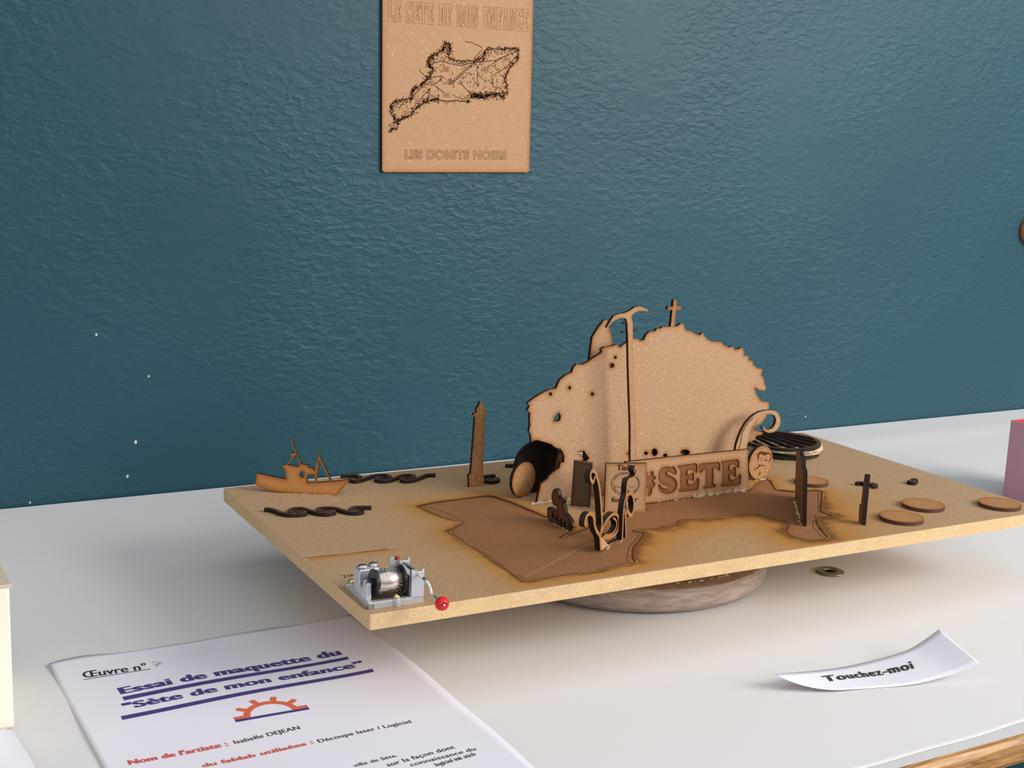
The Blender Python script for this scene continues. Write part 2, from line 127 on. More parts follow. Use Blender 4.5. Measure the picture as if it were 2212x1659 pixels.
"Yw":1.2019,"a4":[0.13417645195352051,0.8246599996294048,0.011360175094419946]}}
# ---------------------------------------------------------------- camera, world, lights, exposure
M_ = D['meta']
cam = bpy.data.cameras.new('camera'); cam.sensor_width = 36.0; cam.lens = M_['f']/2212*36.0; cam.clip_start = .01
co = bpy.data.objects.new('camera', cam); C.objects.link(co)
r_, u_, w_ = M_['r'], M_['u'], M_['w']
co.matrix_world = Matrix(((r_[0],u_[0],-w_[0],0),(r_[1],u_[1],-w_[1],0),(r_[2],u_[2],-w_[2],M_['cam'][2]),(0,0,0,1)))
SC.camera = co
world = bpy.data.worlds.new('world'); SC.world = world; world.use_nodes = True
bg = world.node_tree.nodes['Background']; bg.inputs[1].default_value = .86
wt=world.node_tree; tc=wt.nodes.new('ShaderNodeTexCoord'); sx=wt.nodes.new('ShaderNodeSeparateXYZ'); mr=wt.nodes.new('ShaderNodeMapRange'); cr=wt.nodes.new('ShaderNodeMix'); cr.data_type='RGBA'
wt.links.new(tc.outputs['Generated'],sx.inputs[0]); wt.links.new(sx.outputs['Z'],mr.inputs['Value']); mr.inputs['From Min'].default_value=-.15; mr.inputs['From Max'].default_value=.35   # room interior: dim floor and furniture below, pale walls and ceiling above
cr.inputs[6].default_value=(.20,.20,.21,1); cr.inputs[7].default_value=(.975,.975,1.0,1); wt.links.new(mr.outputs[0],cr.inputs[0]); wt.links.new(cr.outputs[2],bg.inputs[0])
def area(name, loc, target, sx, sy, power, col):
    l = bpy.data.lights.new(name,'AREA'); l.shape='RECTANGLE'; l.size=sx; l.size_y=sy; l.energy=power; l.color=col
    o = bpy.data.objects.new(name,l); C.objects.link(o); o.location=loc
    o.rotation_euler = (Vector(target)-Vector(loc)).to_track_quat('-Z','Y').to_euler(); return o
area('window_light', (2.15,-.95,1.15), (.6,.85,.05), 1.35, 1.05, 66, (1.0,.965,.925))
SC.view_settings.view_transform='Standard'; SC.view_settings.look='None'; SC.view_settings.exposure=0.0; SC.view_settings.gamma=1
SC.view_settings.use_curve_mapping=False
# ---------------------------------------------------------------- materials
def mat(name, col, rough=.6, metal=0.0, spec=.5, **k):
    m = bpy.data.materials.new(name); m.use_nodes=True; b = m.node_tree.nodes['Principled BSDF']
    b.inputs['Base Color'].default_value=(*col,1); b.inputs['Roughness'].default_value=rough; b.inputs['Metallic'].default_value=metal
    b.inputs['Specular IOR Level'].default_value=spec
    for kk,v in k.items(): b.inputs[kk.replace('_',' ')].default_value=v
    return m
def N(m, t, **k):
    n = m.node_tree.nodes.new(t)
    for a,b in k.items(): setattr(n,a,b)
    return n
def L(m,a,b): m.node_tree.links.new(a,b)
def noise(m, scale, detail=4, rough=.6, dist=0, vec=None, stretch=None):
    n=N(m,'ShaderNodeTexNoise'); n.inputs['Scale'].default_value=scale; n.inputs['Detail'].default_value=detail
    n.inputs['Roughness'].default_value=rough; n.inputs['Distortion'].default_value=dist
    tc=N(m,'ShaderNodeTexCoord'); mp=N(m,'ShaderNodeMapping'); L(m,tc.outputs['Object'],mp.inputs[0]); L(m,mp.outputs[0],n.inputs['Vector'])
    if stretch: mp.inputs['Scale'].default_value=stretch
    return n
def ramp(m, src, a, b):
    r=N(m,'ShaderNodeMapRange'); r.inputs['From Min'].default_value=a; r.inputs['From Max'].default_value=b; L(m,src,r.inputs['Value']); return r.outputs[0]
def mix(m, fac, ca, cb, mode='MIX'):
    x=N(m,'ShaderNodeMix',data_type='RGBA',blend_type=mode)
    for i,cc in ((6,ca),(7,cb)):
        if hasattr(cc,'is_output'): L(m,cc,x.inputs[i])
        else: x.inputs[i].default_value=(*cc,1)
    if hasattr(fac,'is_output'): L(m,fac,x.inputs[0])
    else: x.inputs[0].default_value=fac
    return x.outputs[2]
def bump(m, src, strength, dist=.001):
    b=N(m,'ShaderNodeBump'); b.inputs['Strength'].default_value=strength; b.inputs['Distance'].default_value=dist
    L(m,src,b.inputs['Height']); L(m,b.outputs[0],m.node_tree.nodes['Principled BSDF'].inputs['Normal'])
def dk(c,f): return tuple(x*f for x in c)
def mdf(name, col, burn=(.20,.075,.022), fleck=.30, scale=900, rough=.62, blotch=.18, tint=None, bs=60):
    tint=tint or tuple(a*.42+b*.58 for a,b in zip(burn,(col[0]*1.0,col[1]*.78,col[2]*.5)))
    m=mat(name,col,rough,spec=.12); b=m.node_tree.nodes['Principled BSDF']
    n1=noise(m,scale,3,.7); n2=noise(m,bs,5,.7,.2,stretch=(1,1.5,1.5)); n3=noise(m,scale*.55,2,.5,.8)
    c=mix(m,ramp(m,n1.outputs[0],.47,.31),col,dk(col,1-fleck*1.5))
    c=mix(m,ramp(m,n3.outputs[0],.60,.74),c,tuple(min(1,x*1.28) for x in col))
    c=mix(m,ramp(m,n2.outputs[0],.5,.75),c,dk(col,1-blotch))
    at=N(m,'ShaderNodeAttribute',attribute_name='scorch')
    ad=N(m,'ShaderNodeMath',operation='MULTIPLY'); L(m,at.outputs['Fac'],ad.inputs[0]); L(m,ramp(m,n2.outputs[0],.0,.9),ad.inputs[1])
    ad2=N(m,'ShaderNodeMath',operation='MULTIPLY_ADD'); L(m,at.outputs['Fac'],ad2.inputs[0]); ad2.inputs[1].default_value=.62; L(m,ad.outputs[0],ad2.inputs[2]); ad2.use_clamp=True
    c=mix(m,ramp(m,ad2.outputs[0],0,.62),c,tint); c=mix(m,ramp(m,ad2.outputs[0],.68,1.08),c,burn)
    L(m,c,b.inputs['Base Color']); bump(m,n1.outputs[0],.25,.0004); return m
def burnt(name,col=(.010,.0055,.004)):
    m=mat(name,col,.55,spec=.35); n=noise(m,700,3); b=m.node_tree.nodes['Principled BSDF']
    L(m,mix(m,ramp(m,n.outputs[0],.5,.75),col,dk(col,2.6)),b.inputs['Base Color']); bump(m,n.outputs[0],.3,.0004); return m
M={}
M['hill']=mdf('mdf_light',(.525,.325,.187),blotch=.12,fleck=.42,bs=320,scale=800); M['board']=mdf('mdf_board',(.455,.302,.178),burn=(.14,.048,.014),scale=700,blotch=.14,fleck=.42,tint=(.42,.20,.05))
M['edge']=mdf('mdf_raw_edge',(.72,.50,.27),scale=800); M['burnt']=burnt('burnt_edge'); M['eng']=mdf('engraved_mdf',(.285,.13,.055),burn=(.10,.04,.018),scale=900,fleck=.2,blotch=.12)
M['boat']=mdf('mdf_orange',(.56,.27,.09),burn=(.17,.055,.015)); M['light']=mdf('mdf_brown',(.47,.26,.12),fleck=.5,blotch=.6,scale=700,bs=230); M['pole']=mdf('mdf_pole',(.50,.30,.165))
M['poster']=mdf('mdf_plaque',(.52,.305,.165),scale=420,fleck=.12,blotch=.08); M['dark']=mdf('mdf_dark',(.165,.08,.035),burn=(.03,.015,.01)); M['darkbrown']=burnt('dark_brown',(.075,.034,.020))
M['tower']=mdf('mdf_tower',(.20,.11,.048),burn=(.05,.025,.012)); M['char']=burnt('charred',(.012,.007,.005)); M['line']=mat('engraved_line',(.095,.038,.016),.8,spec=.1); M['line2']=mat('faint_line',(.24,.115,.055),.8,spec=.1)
M['grey']=mdf('mdf_greybrown',(.125,.078,.05),burn=(.045,.03,.03),fleck=.3); M['glue']=mat('glue',(.62,.53,.40),.25,spec=.5)
M['smear']=mdf('glue_smear',(.60,.42,.26),fleck=.6,scale=500,rough=.35); M['ink']=mat('black_ink',(.035,.028,.035),.7); M['navy']=mat('navy_ink',(.060,.040,.20),.7); M['red']=mat('red_ink',(.60,.10,.075),.7); M['orange']=mat('orange_ink',(.68,.13,.06),.7)
M['pencil']=mat('pencil',(.14,.13,.14),.8)
m=mat('zinc',(.62,.64,.67),.36,.55); n=noise(m,260,3); bump(m,n.outputs[0],.25,.0006); M['zinc']=m
M['steel']=mat('steel',(.78,.74,.72),.27,1.0); M['darksteel']=mat('dark_steel',(.30,.26,.22),.3,.9); M['nickel']=mat('cylinder_steel',(.84,.75,.69),.27,1.0); M['brass']=mat('brass',(.80,.62,.30),.18,1.0)
M['blackplastic']=mat('black_plastic',(.012,.012,.016),.35); M['redplastic']=mat('red_plastic',(.68,.008,.012),.28); M['eyelet']=mat('eyelet_metal',(.36,.33,.28),.3,1.0)
M['redwax']=mat('red_wax',(.35,.01,.015),.3); M['slot']=mat('slot_dark',(.02,.02,.02),.6)
m=mat('wall_paint',(.02,.08,.1),.48,spec=.32); b=m.node_tree.nodes['Principled BSDF']
n=noise(m,85,4,.5,.6,stretch=(1,1,1.9)); n2=noise(m,3.0,3,.5); n3=noise(m,28,3,.5,.5,stretch=(1,1,1.6))
L(m,mix(m,ramp(m,n2.outputs[0],.35,.7),(.0125,.064,.090),(.0165,.078,.105)),b.inputs['Base Color'])
ad=N(m,'ShaderNodeMath',operation='MULTIPLY_ADD'); L(m,n3.outputs[0],ad.inputs[0]); ad.inputs[1].default_value=.9; md=N(m,'ShaderNodeMath',operation='MULTIPLY'); n4=noise(m,5,3,.6); L(m,ramp(m,n.outputs[0],.38,.72),md.inputs[0]); L(m,ramp(m,n4.outputs[0],.34,.62),md.inputs[1]); L(m,md.outputs[0],ad.inputs[2]); bump(m,ad.outputs[0],.30,.0022); M['wall']=m
m=mat('tablecloth',(.755,.738,.735),.5,spec=.32); n=noise(m,1400,2); n2=noise(m,5,2); ad=N(m,'ShaderNodeMath',operation='MULTIPLY_ADD'); L(m,n2.outputs[0],ad.inputs[0]); ad.inputs[1].default_value=10; L(m,n.outputs[0],ad.inputs[2]); bump(m,ad.outputs[0],.12,.0006); M['cloth']=m
M['laminate']=mat('laminate',(.66,.66,.66),.3); M['paper']=mat('paper',(.78,.76,.84),.75,spec=.2); M['chip']=mat('plaster_chip',(.62,.58,.5),.8)
m=mat('varnished_wood',(.48,.24,.07),.5); b=m.node_tree.nodes['Principled BSDF']; n=noise(m,60,5,.7,1.5,stretch=(.25,4,4)); L(m,mix(m,ramp(m,n.outputs[0],.35,.68),(.20,.075,.02),(.62,.34,.11)),b.inputs['Base Color']); M['varnish']=m
m=mat('whitewashed_wood',(.46,.37,.32),.7); b=m.node_tree.nodes['Principled BSDF']; n=noise(m,28,6,.7,1.2,stretch=(1,1,7)); n2=noise(m,160,4,.7,.5,stretch=(1,1,5))
c=mix(m,ramp(m,n.outputs[0],.38,.62),(.50,.40,.35),(.33,.24,.19)); c=mix(m,ramp(m,n2.outputs[0],.60,.72),c,(.16,.11,.085)); L(m,c,b.inputs['Base Color']); bump(m,n2.outputs[0],.4,.001); M['whitewash']=m
m=mat('bare_wood',(.42,.27,.16),.65); b=m.node_tree.nodes['Principled BSDF']; n=noise(m,50,5,.7,1,stretch=(1,1,6)); L(m,mix(m,ramp(m,n.outputs[0],.4,.65),(.40,.25,.14),(.27,.17,.11)),b.inputs['Base Color']); M['bare']=m
M['cream']=mat('cream_card',(.92,.86,.70),.6); M['creamtop']=mat('cream_card_top',(.62,.53,.40),.6); M['pink']=mat('pink_paper',(.56,.30,.37),.6); M['pinkin']=mat('red_paper',(.62,.03,.05),.6)
M['green']=mat('green_paint',(.02,.30,.09),.35); M['floor']=mat('floor_lino',(.20,.20,.19),.5); M['knob']=mat('brown_knob',(.42,.16,.08),.6)
m=mat('raffia',(.70,.55,.34),.7); b=m.node_tree.nodes['Principled BSDF']; n=noise(m,500,3); L(m,mix(m,ramp(m,n.outputs[0],.4,.6),(.76,.62,.40),(.50,.36,.20)),b.inputs['Base Color']); M['raffia']=m
# ---------------------------------------------------------------- helpers
def tag(o,label=None,cat=None,group=None,kind=None):
    if label: o['label']=label
    if cat: o['category']=cat
    if group: o['group']=group
    if kind: o['kind']=kind
    return o
def meshobj(name, verts, faces, mats, parent=None, mw=None, mi=None, smooth=False, attr=None):
    me=bpy.data.meshes.new(name); me.from_pydata([tuple(map(float,v)) for v in verts],[],[tuple(f) for f in faces])
    for x in (mats if isinstance(mats,(list,tuple)) else [mats]): me.materials.append(M[x])
    if mi is not None: me.polygons.foreach_set('material_index',mi)
    if smooth: me.polygons.foreach_set('use_smooth',[True]*len(me.polygons))
    if attr is not None:
        a=me.attributes.new('scorch','FLOAT','POINT'); a.data.foreach_set('value',np.array(attr,dtype=np.float32))
    me.update(); o=bpy.data.objects.new(name,me); C.objects.link(o)
    if parent is not None: o.parent=parent
    if mw is not None: o.matrix_basis=mw if parent is None else parent.matrix_world.inverted()@mw
    return o
def bmobj(name,bm,mats,parent=None,smooth=False,mw=None):
    me=bpy.data.meshes.new(name); bmesh.ops.recalc_face_normals(bm,faces=bm.faces); bm.to_mesh(me); bm.free()
    for x in (mats if isinstance(mats,(list,tuple)) else [mats]): me.materials.append(M[x])
    if smooth:
        for p in me.polygons: p.use_smooth=True
    o=bpy.data.objects.new(name,me); C.objects.link(o)
    if parent is not None: o.parent=parent
    if mw is not None: o.matrix_basis=mw if parent is None else parent.matrix_world.inverted()@mw
    return o
def empty(name, mw, label=None, cat=None, group=None):
    o=bpy.data.objects.new(name,None); C.objects.link(o); o.empty_display_size=.01
    o.matrix_world=mw if isinstance(mw,Matrix) else Matrix.Translation(mw); return tag(o,label,cat,group)
def pip(P, poly):
    x,y=P[:,0],P[:,1]; inside=np.zeros(len(P),bool); n=len(poly); j=n-1
    for i in range(n):
        xi,yi=poly[i]; xj,yj=poly[j]
        c=((yi>y)!=(yj>y)); 
        with np.errstate(divide='ignore',invalid='ignore'): inside^=c&(x<(xj-xi)*(y-yi)/(yj-yi+1e-12)+xi)
        j=i
    return inside
def distp(P, polys, closed=True):
    d=np.full(len(P),1e9)
    for poly in polys:
        n=len(poly)
        for i in range(n if closed else n-1):
            a=np.array(poly[i],float); b=np.array(poly[(i+1)%n],float); ab=b-a; t=np.clip(((P-a)@ab)/(ab@ab+1e-12),0,1)
            d=np.minimum(d,np.linalg.norm(P-(a+t[:,None]*ab),axis=1))
    return d
def plate(name, poly, mats, t=3.0, holes=(), eng=(), depth=.5, grid=2.0, fine=None, scorch=None, parent=None, mw=None, back=None):
    """mats: face, side, engraved. local x,y in plane (mm), z toward viewer; front face at z=0, back at -t"""
    loops=[poly]+list(holes)+list(eng); vs=[]; es=[]
    for lp in loops:
        k=len(vs); q=[lp[0]]
        for a in lp[1:]:
            if math.dist(a,q[-1])>.02: q.append(a)
        if math.dist(q[0],q[-1])<.02: q.pop()
        vs+=[Vector(a) for a in q]; es+=[(k+i,k+(i+1)%len(q)) for i in range(len(q))]
    A=np.array(poly); lo,hi=A.min(0),A.max(0)
    if grid:
        gx=np.arange(lo[0]+grid/2,hi[0],grid); gy=np.arange(lo[1]+grid/2,hi[1],grid)
        G=np.array([(x+random.uniform(-.1,.1)*grid,y+random.uniform(-.1,.1)*grid) for x in gx for y in gy]); 
        if len(G):
            keep=pip(G,poly)&(distp(G,loops)>grid*.3); G=G[keep]
            if fine:
                pass
            vs+=[Vector(g) for g in G]
    for k in (fine or ()): vs+=[Vector(k)]
    V_,E_,F_,*_r=delaunay_2d_cdt(vs,es,[],0,1e-5)
    P=np.array([(v.x,v.y) for v in V_]); F_=[tuple(f) for f in F_]
    cen=np.array([P[list(f)].mean(0) for f in F_]); cls=pip(cen,poly).astype(int)
    for h in holes: cls[pip(cen,h)]=0
    for e in eng: cls[pip(cen,e)&(cls>0)]=2
    sv=scorch(P) if scorch else np.zeros(len(P))
    verts=[];faces=[];mi=[];at=[];key={}
    def v(i,l):
        if (i,l) not in key: key[(i,l)]=len(verts); z={1:0,2:-depth,3:-t}[l]; verts.append((P[i][0]/1000,P[i][1]/1000,z/1000)); at.append(sv[i] if l<3 else 0)
        return key[(i,l)]
    em={}
    for f,c in zip(F_,cls):
        if c==0: continue
        p3=[P[i] for i in f]; area=sum(p3[i][0]*p3[(i+1)%len(f)][1]-p3[(i+1)%len(f)][0]*p3[i][1] for i in range(len(f)))
        if area<0: f=f[::-1]
        faces.append([v(i,c) for i in f]); mi.append(0 if c==1 else 2); faces.append([v(i,3) for i in f[::-1]]); mi.append(0 if back is None else back)
        for i in range(len(f)): em[(f[i],f[(i+1)%len(f)])]=c
    def sverts(i,l): # separate side verts so scorch stays off
        return v(i,l)
    for (a,b),c in list(em.items()):
        o=em.get((b,a))
        if o is None: faces.append([v(b,c),v(a,c),v(a,3),v(b,3)]); mi.append(1)
        elif c==1 and o==2: faces.append([v(b,1),v(a,1),v(a,2),v(b,2)]); mi.append(3 if len(mats)>3 else 2)
    return meshobj(name,verts,faces,mats,parent,mw,mi,attr=at)
def ribbon(pts, wd, z=0, closed=False, n=0):
    """flat strip polygons along pts (mm) -> verts, faces"""
    P=[np.array(p,float) for p in pts]
    if n: P=smoothpts(P,n,closed)
    k=len(P); vs=[];fs=[]
    for i in range(k):
        a=P[(i-1)%k] if (closed or i>0) else P[i]; b=P[(i+1)%k] if (closed or i<k-1) else P[i]
        d=b-a; l=np.linalg.norm(d); d=d/l if l>1e-9 else np.array([1.,0]); nn=np.array([-d[1],d[0]])*wd/2
        vs+=[(*(P[i]+nn),z),(*(P[i]-nn),z)]
    for i in range(k if closed else k-1):
        j=(i+1)%k; fs.append((2*i,2*i+1,2*j+1,2*j))
    return vs,fs
def smoothpts(P,n=4,closed=False):
    P=[np.array(p,float) for p in P]; out=[]; k=len(P)
    for i in range(k if closed else k-1):
        p0=P[(i-1)%k] if (closed or i>0) else P[i]; p1=P[i]; p2=P[(i+1)%k]; p3=P[(i+2)%k] if (closed or i+2<k) else P[i+1]
        for j in range(n):
            t=j/n; out.append(.5*((2*p1)+(-p0+p2)*t+(2*p0-5*p1+4*p2-p3)*t*t+(-p0+3*p1-3*p2+p3)*t**3))
    if not closed: out.append(P[-1])
    return out
def lines(name, L_, m, parent=None, mw=None, z=.06, wd=.4, n=3, closed=False, thick=0):
    vs=[];fs=[]
    for it in L_:
        pts,w=(it if (len(it)==2 and np.isscalar(it[1])) else (it,wd))
        a,b=ribbon(pts,w,z,closed,n); k=len(vs); vs+=a; fs+=[tuple(i+k for i in f) for f in b]
    return meshobj(name,[(x/1000,y/1000,zz/1000) for x,y,zz in vs],fs,m,parent,mw)
def strokes3(name, L_, mats, t=3.0, n=4, parent=None, mw=None, fills=()):
    """ribbons with thickness: front z=0, back -t"""
    vs=[];fs=[];mi=[]
    for pts,w in L_:
        a,b=ribbon(pts,w,0,False,n); k=len(vs); m_=len(a); vs+=a+[(x,y,-t) for x,y,_ in a]
        for f in b:
            fs.append(tuple(i+k for i in f)); mi.append(0); fs.append(tuple(i+k+m_ for i in f[::-1])); mi.append(1)
        for s in (0,1):
            for i in range(s,m_-2,2): fs.append((k+i,k+i+2,k+i+2+m_,k+i+m_) if s else (k+i+2,k+i,k+i+m_,k+i+2+m_)); mi.append(1)
        for e in (0,m_-2): fs.append((k+e,k+e+1,k+e+1+m_,k+e+m_)); mi.append(1)
    o=meshobj(name,[(x/1000,y/1000,z/1000) for x,y,z in vs],fs,mats,parent,mw,mi,attr=[.5]*len(vs)); bm=bmesh.new(); bm.from_mesh(o.data); bmesh.ops.recalc_face_normals(bm,faces=bm.faces); bm.to_mesh(o.data); bm.free(); return o
TH=M_['th']; FLp=Vector(M_['FL']); BM=Matrix.Translation(FLp)@Matrix.Rotation(TH,4,'Z')     # board frame: x along front edge, y away, z up
def bp(u,v,h=0): return BM@Vector((u/1000,v/1000,h/1000))
def stand(u,v,a,h=0): # frame of an upright piece: x along, y up, z toward viewer
    a=math.radians(a); R=Matrix(((math.cos(a),0,math.sin(a),0),(math.sin(a),0,-math.cos(a),0),(0,1,0,0),(0,0,0,1)))
    return BM@Matrix.Translation((u/1000,v/1000,h/1000))@R
def lie(u,v,a=0,h=0): return BM@Matrix.Translation((u/1000,v/1000,h/1000))@Matrix.Rotation(math.radians(a),4,'Z')
def edge_scorch(loops,L1=1.6,amp=.9,base=0,low=None):
    def f(P):
        s=base+amp*np.exp(-(distp(P,loops)/L1)**1.3)
        if low: s=s+low[0]*np.exp(-P[:,1]/low[1])
        return np.clip(s,0,1)
    return f
def glue(parent,x0,x1,mw,z=.8,n=None,r=.7,m='glue'):
    bm=bmesh.new(); n=n or int(abs(x1-x0)/1.3)+2
    for i in range(n):
        if random.random()<.25: continue
        x=x0+(x1-x0)*(i+random.uniform(0,.9))/n; s=r*random.uniform(.3,1.1); zj=z*random.uniform(-.3,2.2)
        q=bmesh.ops.create_icosphere(bm,subdivisions=1,radius=s/1000)
        for v in q['verts']: v.co=Vector((v.co.x*random.uniform(1.2,2.2)+x/1000,max(v.co.y*.6,0)+.0001,v.co.z*1.3+zj/1000))
    return tag(bmobj('glue_bead',bm,m,parent,True,mw),kind='stuff')
def smear(parent,x0,x1,h,mw,z=.12):
    xs=np.arange(x0,x1,.8); top=[max(.3,h*(.55+.3*math.sin(x*.7)+random.uniform(-.35,.35))) for x in xs]; vs=[];fs=[]
    for x,t in zip(xs,top): vs+=[(x/1000,0,(z+.9)/1000),(x/1000,t*.3/1000,(z+.25)/1000),(x/1000,t/1000,z/1000)]
    for i in range(len(xs)-1):
        for k in (0,1): a=3*i+k; fs.append((a,a+3,a+4,a+1))
    return tag(meshobj('glue_smear',vs,fs,'smear',parent,mw),kind='stuff')
def cyl(bm,r1,r2,h,seg=24,mw=Matrix.Identity(4)): 
    bmesh.ops.create_cone(bm,cap_ends=True,segments=seg,radius1=r1,radius2=r2,depth=h,matrix=mw@Matrix.Translation((0,0,h/2)))
def box(bm,x0,x1,y0,y1,z0,z1):
    q=bmesh.ops.create_cube(bm,size=1,matrix=Matrix.Translation(((x0+x1)/2,(y0+y1)/2,(z0+z1)/2))@Matrix.Diagonal((x1-x0,y1-y0,z1-z0,1))); return q['verts']
def bevel(o,w=.0004,seg=2):
    b=o.modifiers.new('bevel','BEVEL'); b.width=w; b.segments=seg; b.limit_method='ANGLE'; return o
def lathe(name,prof,m,parent=None,mw=None,seg=48,smooth=True,wob=None):
    vs=[];fs=[];k=len(prof)
    for i in range(seg):
        a=2*PI*i/seg; q=1 if wob is None else wob(a)
        for r,z in prof: vs.append((r*q*math.cos(a),r*q*math.sin(a),z))
    for i in range(seg):
        j=(i+1)%seg
        for t in range(k-1): fs.append((i*k+t,j*k+t,j*k+t+1,i*k+t+1))
    if prof[0][0]>1e-6: fs.append(tuple(i*k for i in range(seg))[::-1])
    if prof[-1][0]>1e-6: fs.append(tuple(i*k+k-1 for i in range(seg)))
    o=meshobj(name,vs,fs,m,parent,mw,smooth=False)
    if smooth:
        for p in o.data.polygons: p.use_smooth=len(p.vertices)==4
    return o
def tube(pts,r,seg=8,bm=None,rf=None):
    bm=bm or bmesh.new(); P=[Vector(p) for p in pts]; rings=[]
    for i,p in enumerate(P):
        t=(P[min(i+1,len(P)-1)]-P[max(i-1,0)]).normalized(); up=Vector((0,0,1)) if abs(t.z)<.9 else Vector((1,0,0))
        a=t.cross(up).normalized(); b=t.cross(a).normalized(); rr=r*(rf(i) if rf else 1)
        rings.append([bm.verts.new(p+a*rr*math.cos(2*PI*k/seg)+b*rr*math.sin(2*PI*k/seg)) for k in range(seg)])
    for i in range(len(P)-1):
        for k in range(seg): bm.faces.new((rings[i][k],rings[i][(k+1)%seg],rings[i+1][(k+1)%seg],rings[i+1][k]))
    bm.faces.new(rings[0][::-1]); bm.faces.new(rings[-1]); return bm
def textmesh(name, s, w, h, m, parent=None, mw=None, off=0.0, outline=None, spacing=1.0, shear=0, bold=0):
    """text scaled so its box is w wide and cap/ascender height h (mm); origin at baseline left"""
    cu=bpy.data.curves.new(name,'FONT'); cu.size=1; cu.offset=off; cu.space_character=spacing; cu.shear=shear
    cu.body='H'; t=bpy.data.objects.new('t',cu); C.objects.link(t); bpy.context.view_layer.update(); hh=t.dimensions.y
    cu.body=s
    if outline: cu.fill_mode='NONE'; cu.bevel_depth=outline; cu.bevel_resolution=0
    dg=bpy.context.evaluated_depsgraph_get(); dg.update(); me=bpy.data.meshes.new_from_object(t.evaluated_get(dg)); bpy.data.objects.remove(t)
    co_=np.zeros(len(me.vertices)*3); me.vertices.foreach_get('co',co_); co_=co_.reshape(-1,3); x0,x1=co_[:,0].min(),co_[:,0].max()
    co_[:,0]=(co_[:,0]-x0)/(x1-x0)*w/1000; co_[:,1]*=h/1000/hh; co_[:,2]*=(.00006/max(outline,1e-6) if outline else 1)
    me.vertices.foreach_set('co',co_.ravel()); me.materials.clear(); me.materials.append(M[m]); me.update()
    if bold:
        bm=bmesh.new(); d=bold*h/1000
        for i,dx in enumerate((-1,-.4,.4,1)):
            k0=len(bm.verts); bm.from_mesh(me); bm.verts.ensure_lookup_table()
            for v in bm.verts[k0:]: v.co.x=v.co.x*(1-2*d/(w/1000))+d+dx*d; v.co.z+=i*.000012
        bm.to_mesh(me); bm.free()
    o=bpy.data.objects.new(name,me); C.objects.link(o)
    if parent is not None: o.parent=parent
    if mw is not None: o.matrix_basis=mw if parent is None else parent.matrix_world.inverted()@mw
    return o
# ---------------------------------------------------------------- setting
YW=M_['Yw']; TX0,TX1=-.75,2.0; TY0=.4848
def wallbox(name,x0,x1,y0,y1,z0,z1,m,label,**k):
    bm=bmesh.new(); box(bm,x0,x1,y0,y1,z0,z1); o=bmobj(name,bm,m); return tag(o,label,kind='structure')
wall=wallbox('wall_back',-3,4.5,YW,YW+.15,-.74,2.0,'wall','deep teal painted wall with a rough roller texture')
wallbox('floor',-3,4.5,-2.5,YW,-.78,-.74,'floor','grey floor under the table')
for (x,z),s in zip([(245.0,155.0),(278.97,51.4),(270.8,18.9),(291.9,113.6),(183.2,2.5),(1110,17)],(1.5,2.0,1.6,1.2,1.2,1.2)):
    bm=bmesh.new(); bmesh.ops.create_icosphere(bm,subdivisions=2,radius=s/1000)
    for v in bm.verts: v.co.x*=.5+random.random()*.35; v.co.y*=.12; v.co.z*=.7+random.random()*.5
    bmobj('paint_chip',bm,'chip',wall,False,Matrix.Translation((x/1000,YW-.0001,z/1000)))
# table
table=empty('table',Vector((.6,.84,-.74)),'white laminate table with a varnished wooden edge and green metal legs, against the teal wall','table')
def tchild(name,bm,m,**k): return bmobj(name,bm,m,table,k.get('smooth',False),Matrix.Identity(4))
bm=bmesh.new(); box(bm,TX0,TX1,TY0+.002,YW-.002,-.018,-.0008); tchild('tabletop',bm,'laminate')
bm=bmesh.new(); pr=[(0,-.0009),(-.003,-.0012),(-.0055,-.004),(-.0065,-.008),(-.0065,-.014),(-.0055,-.0165),(-.003,-.0185),(0,-.019)]
va=[bm.verts.new((TX0,TY0+.002+a,b)) for a,b in pr]; vb=[bm.verts.new((TX1,TY0+.002+a,b)) for a,b in pr]
for i in range(len(pr)): j=(i+1)%len(pr); bm.faces.new((va[i],va[j],vb[j],vb[i]))
bm.faces.new(va); bm.faces.new(vb[::-1]); tchild('wooden_edge',bm,'varnish')
for x,y in ((.672,.545),(-.62,.545),(-.62,1.14),(1.87,1.14),(1.87,.545)):
    bm=bmesh.new(); cyl(bm,.011,.011,.714,20,Matrix.Translation((x,y,-.74))); tchild('leg',bm,'green',smooth=True)
# cloth
cx0,cx1,cy0,cy1=TX0+.02,TX1-.02,.4955,YW-.004; nx,ny=240,90; vs=[];fs=[]
for j in range(ny+1):
    for i in range(nx+1):
        x=cx0+(cx1-cx0)*i/nx; e=(.0012*math.sin(x*31)+.0008*math.sin(x*67+1))
        y0=cy0+e; y=y0+(cy1-y0)*(j/ny)**1.4; dist=(y-y0)
        z=.0004+(.0005*max(0,1-dist/.012)*(.3+.7*max(0,math.sin(x*9-1.2))))+.0016*math.exp(-((y-1.13)/.03)**2)*max(0,math.sin(x*3.1-1.9))
        if dist<.0002: z-=.0006
        vs.append((x,y,z-.0004))
for j in range(ny):
    for i in range(nx): a=j*(nx+1)+i; fs.append((a,a+1,a+nx+2,a+nx+1))
tag(meshobj('tablecloth',vs,fs,'cloth',smooth=True),'white vinyl tablecloth covering the table, its hem just short of the wooden edge','tablecloth')
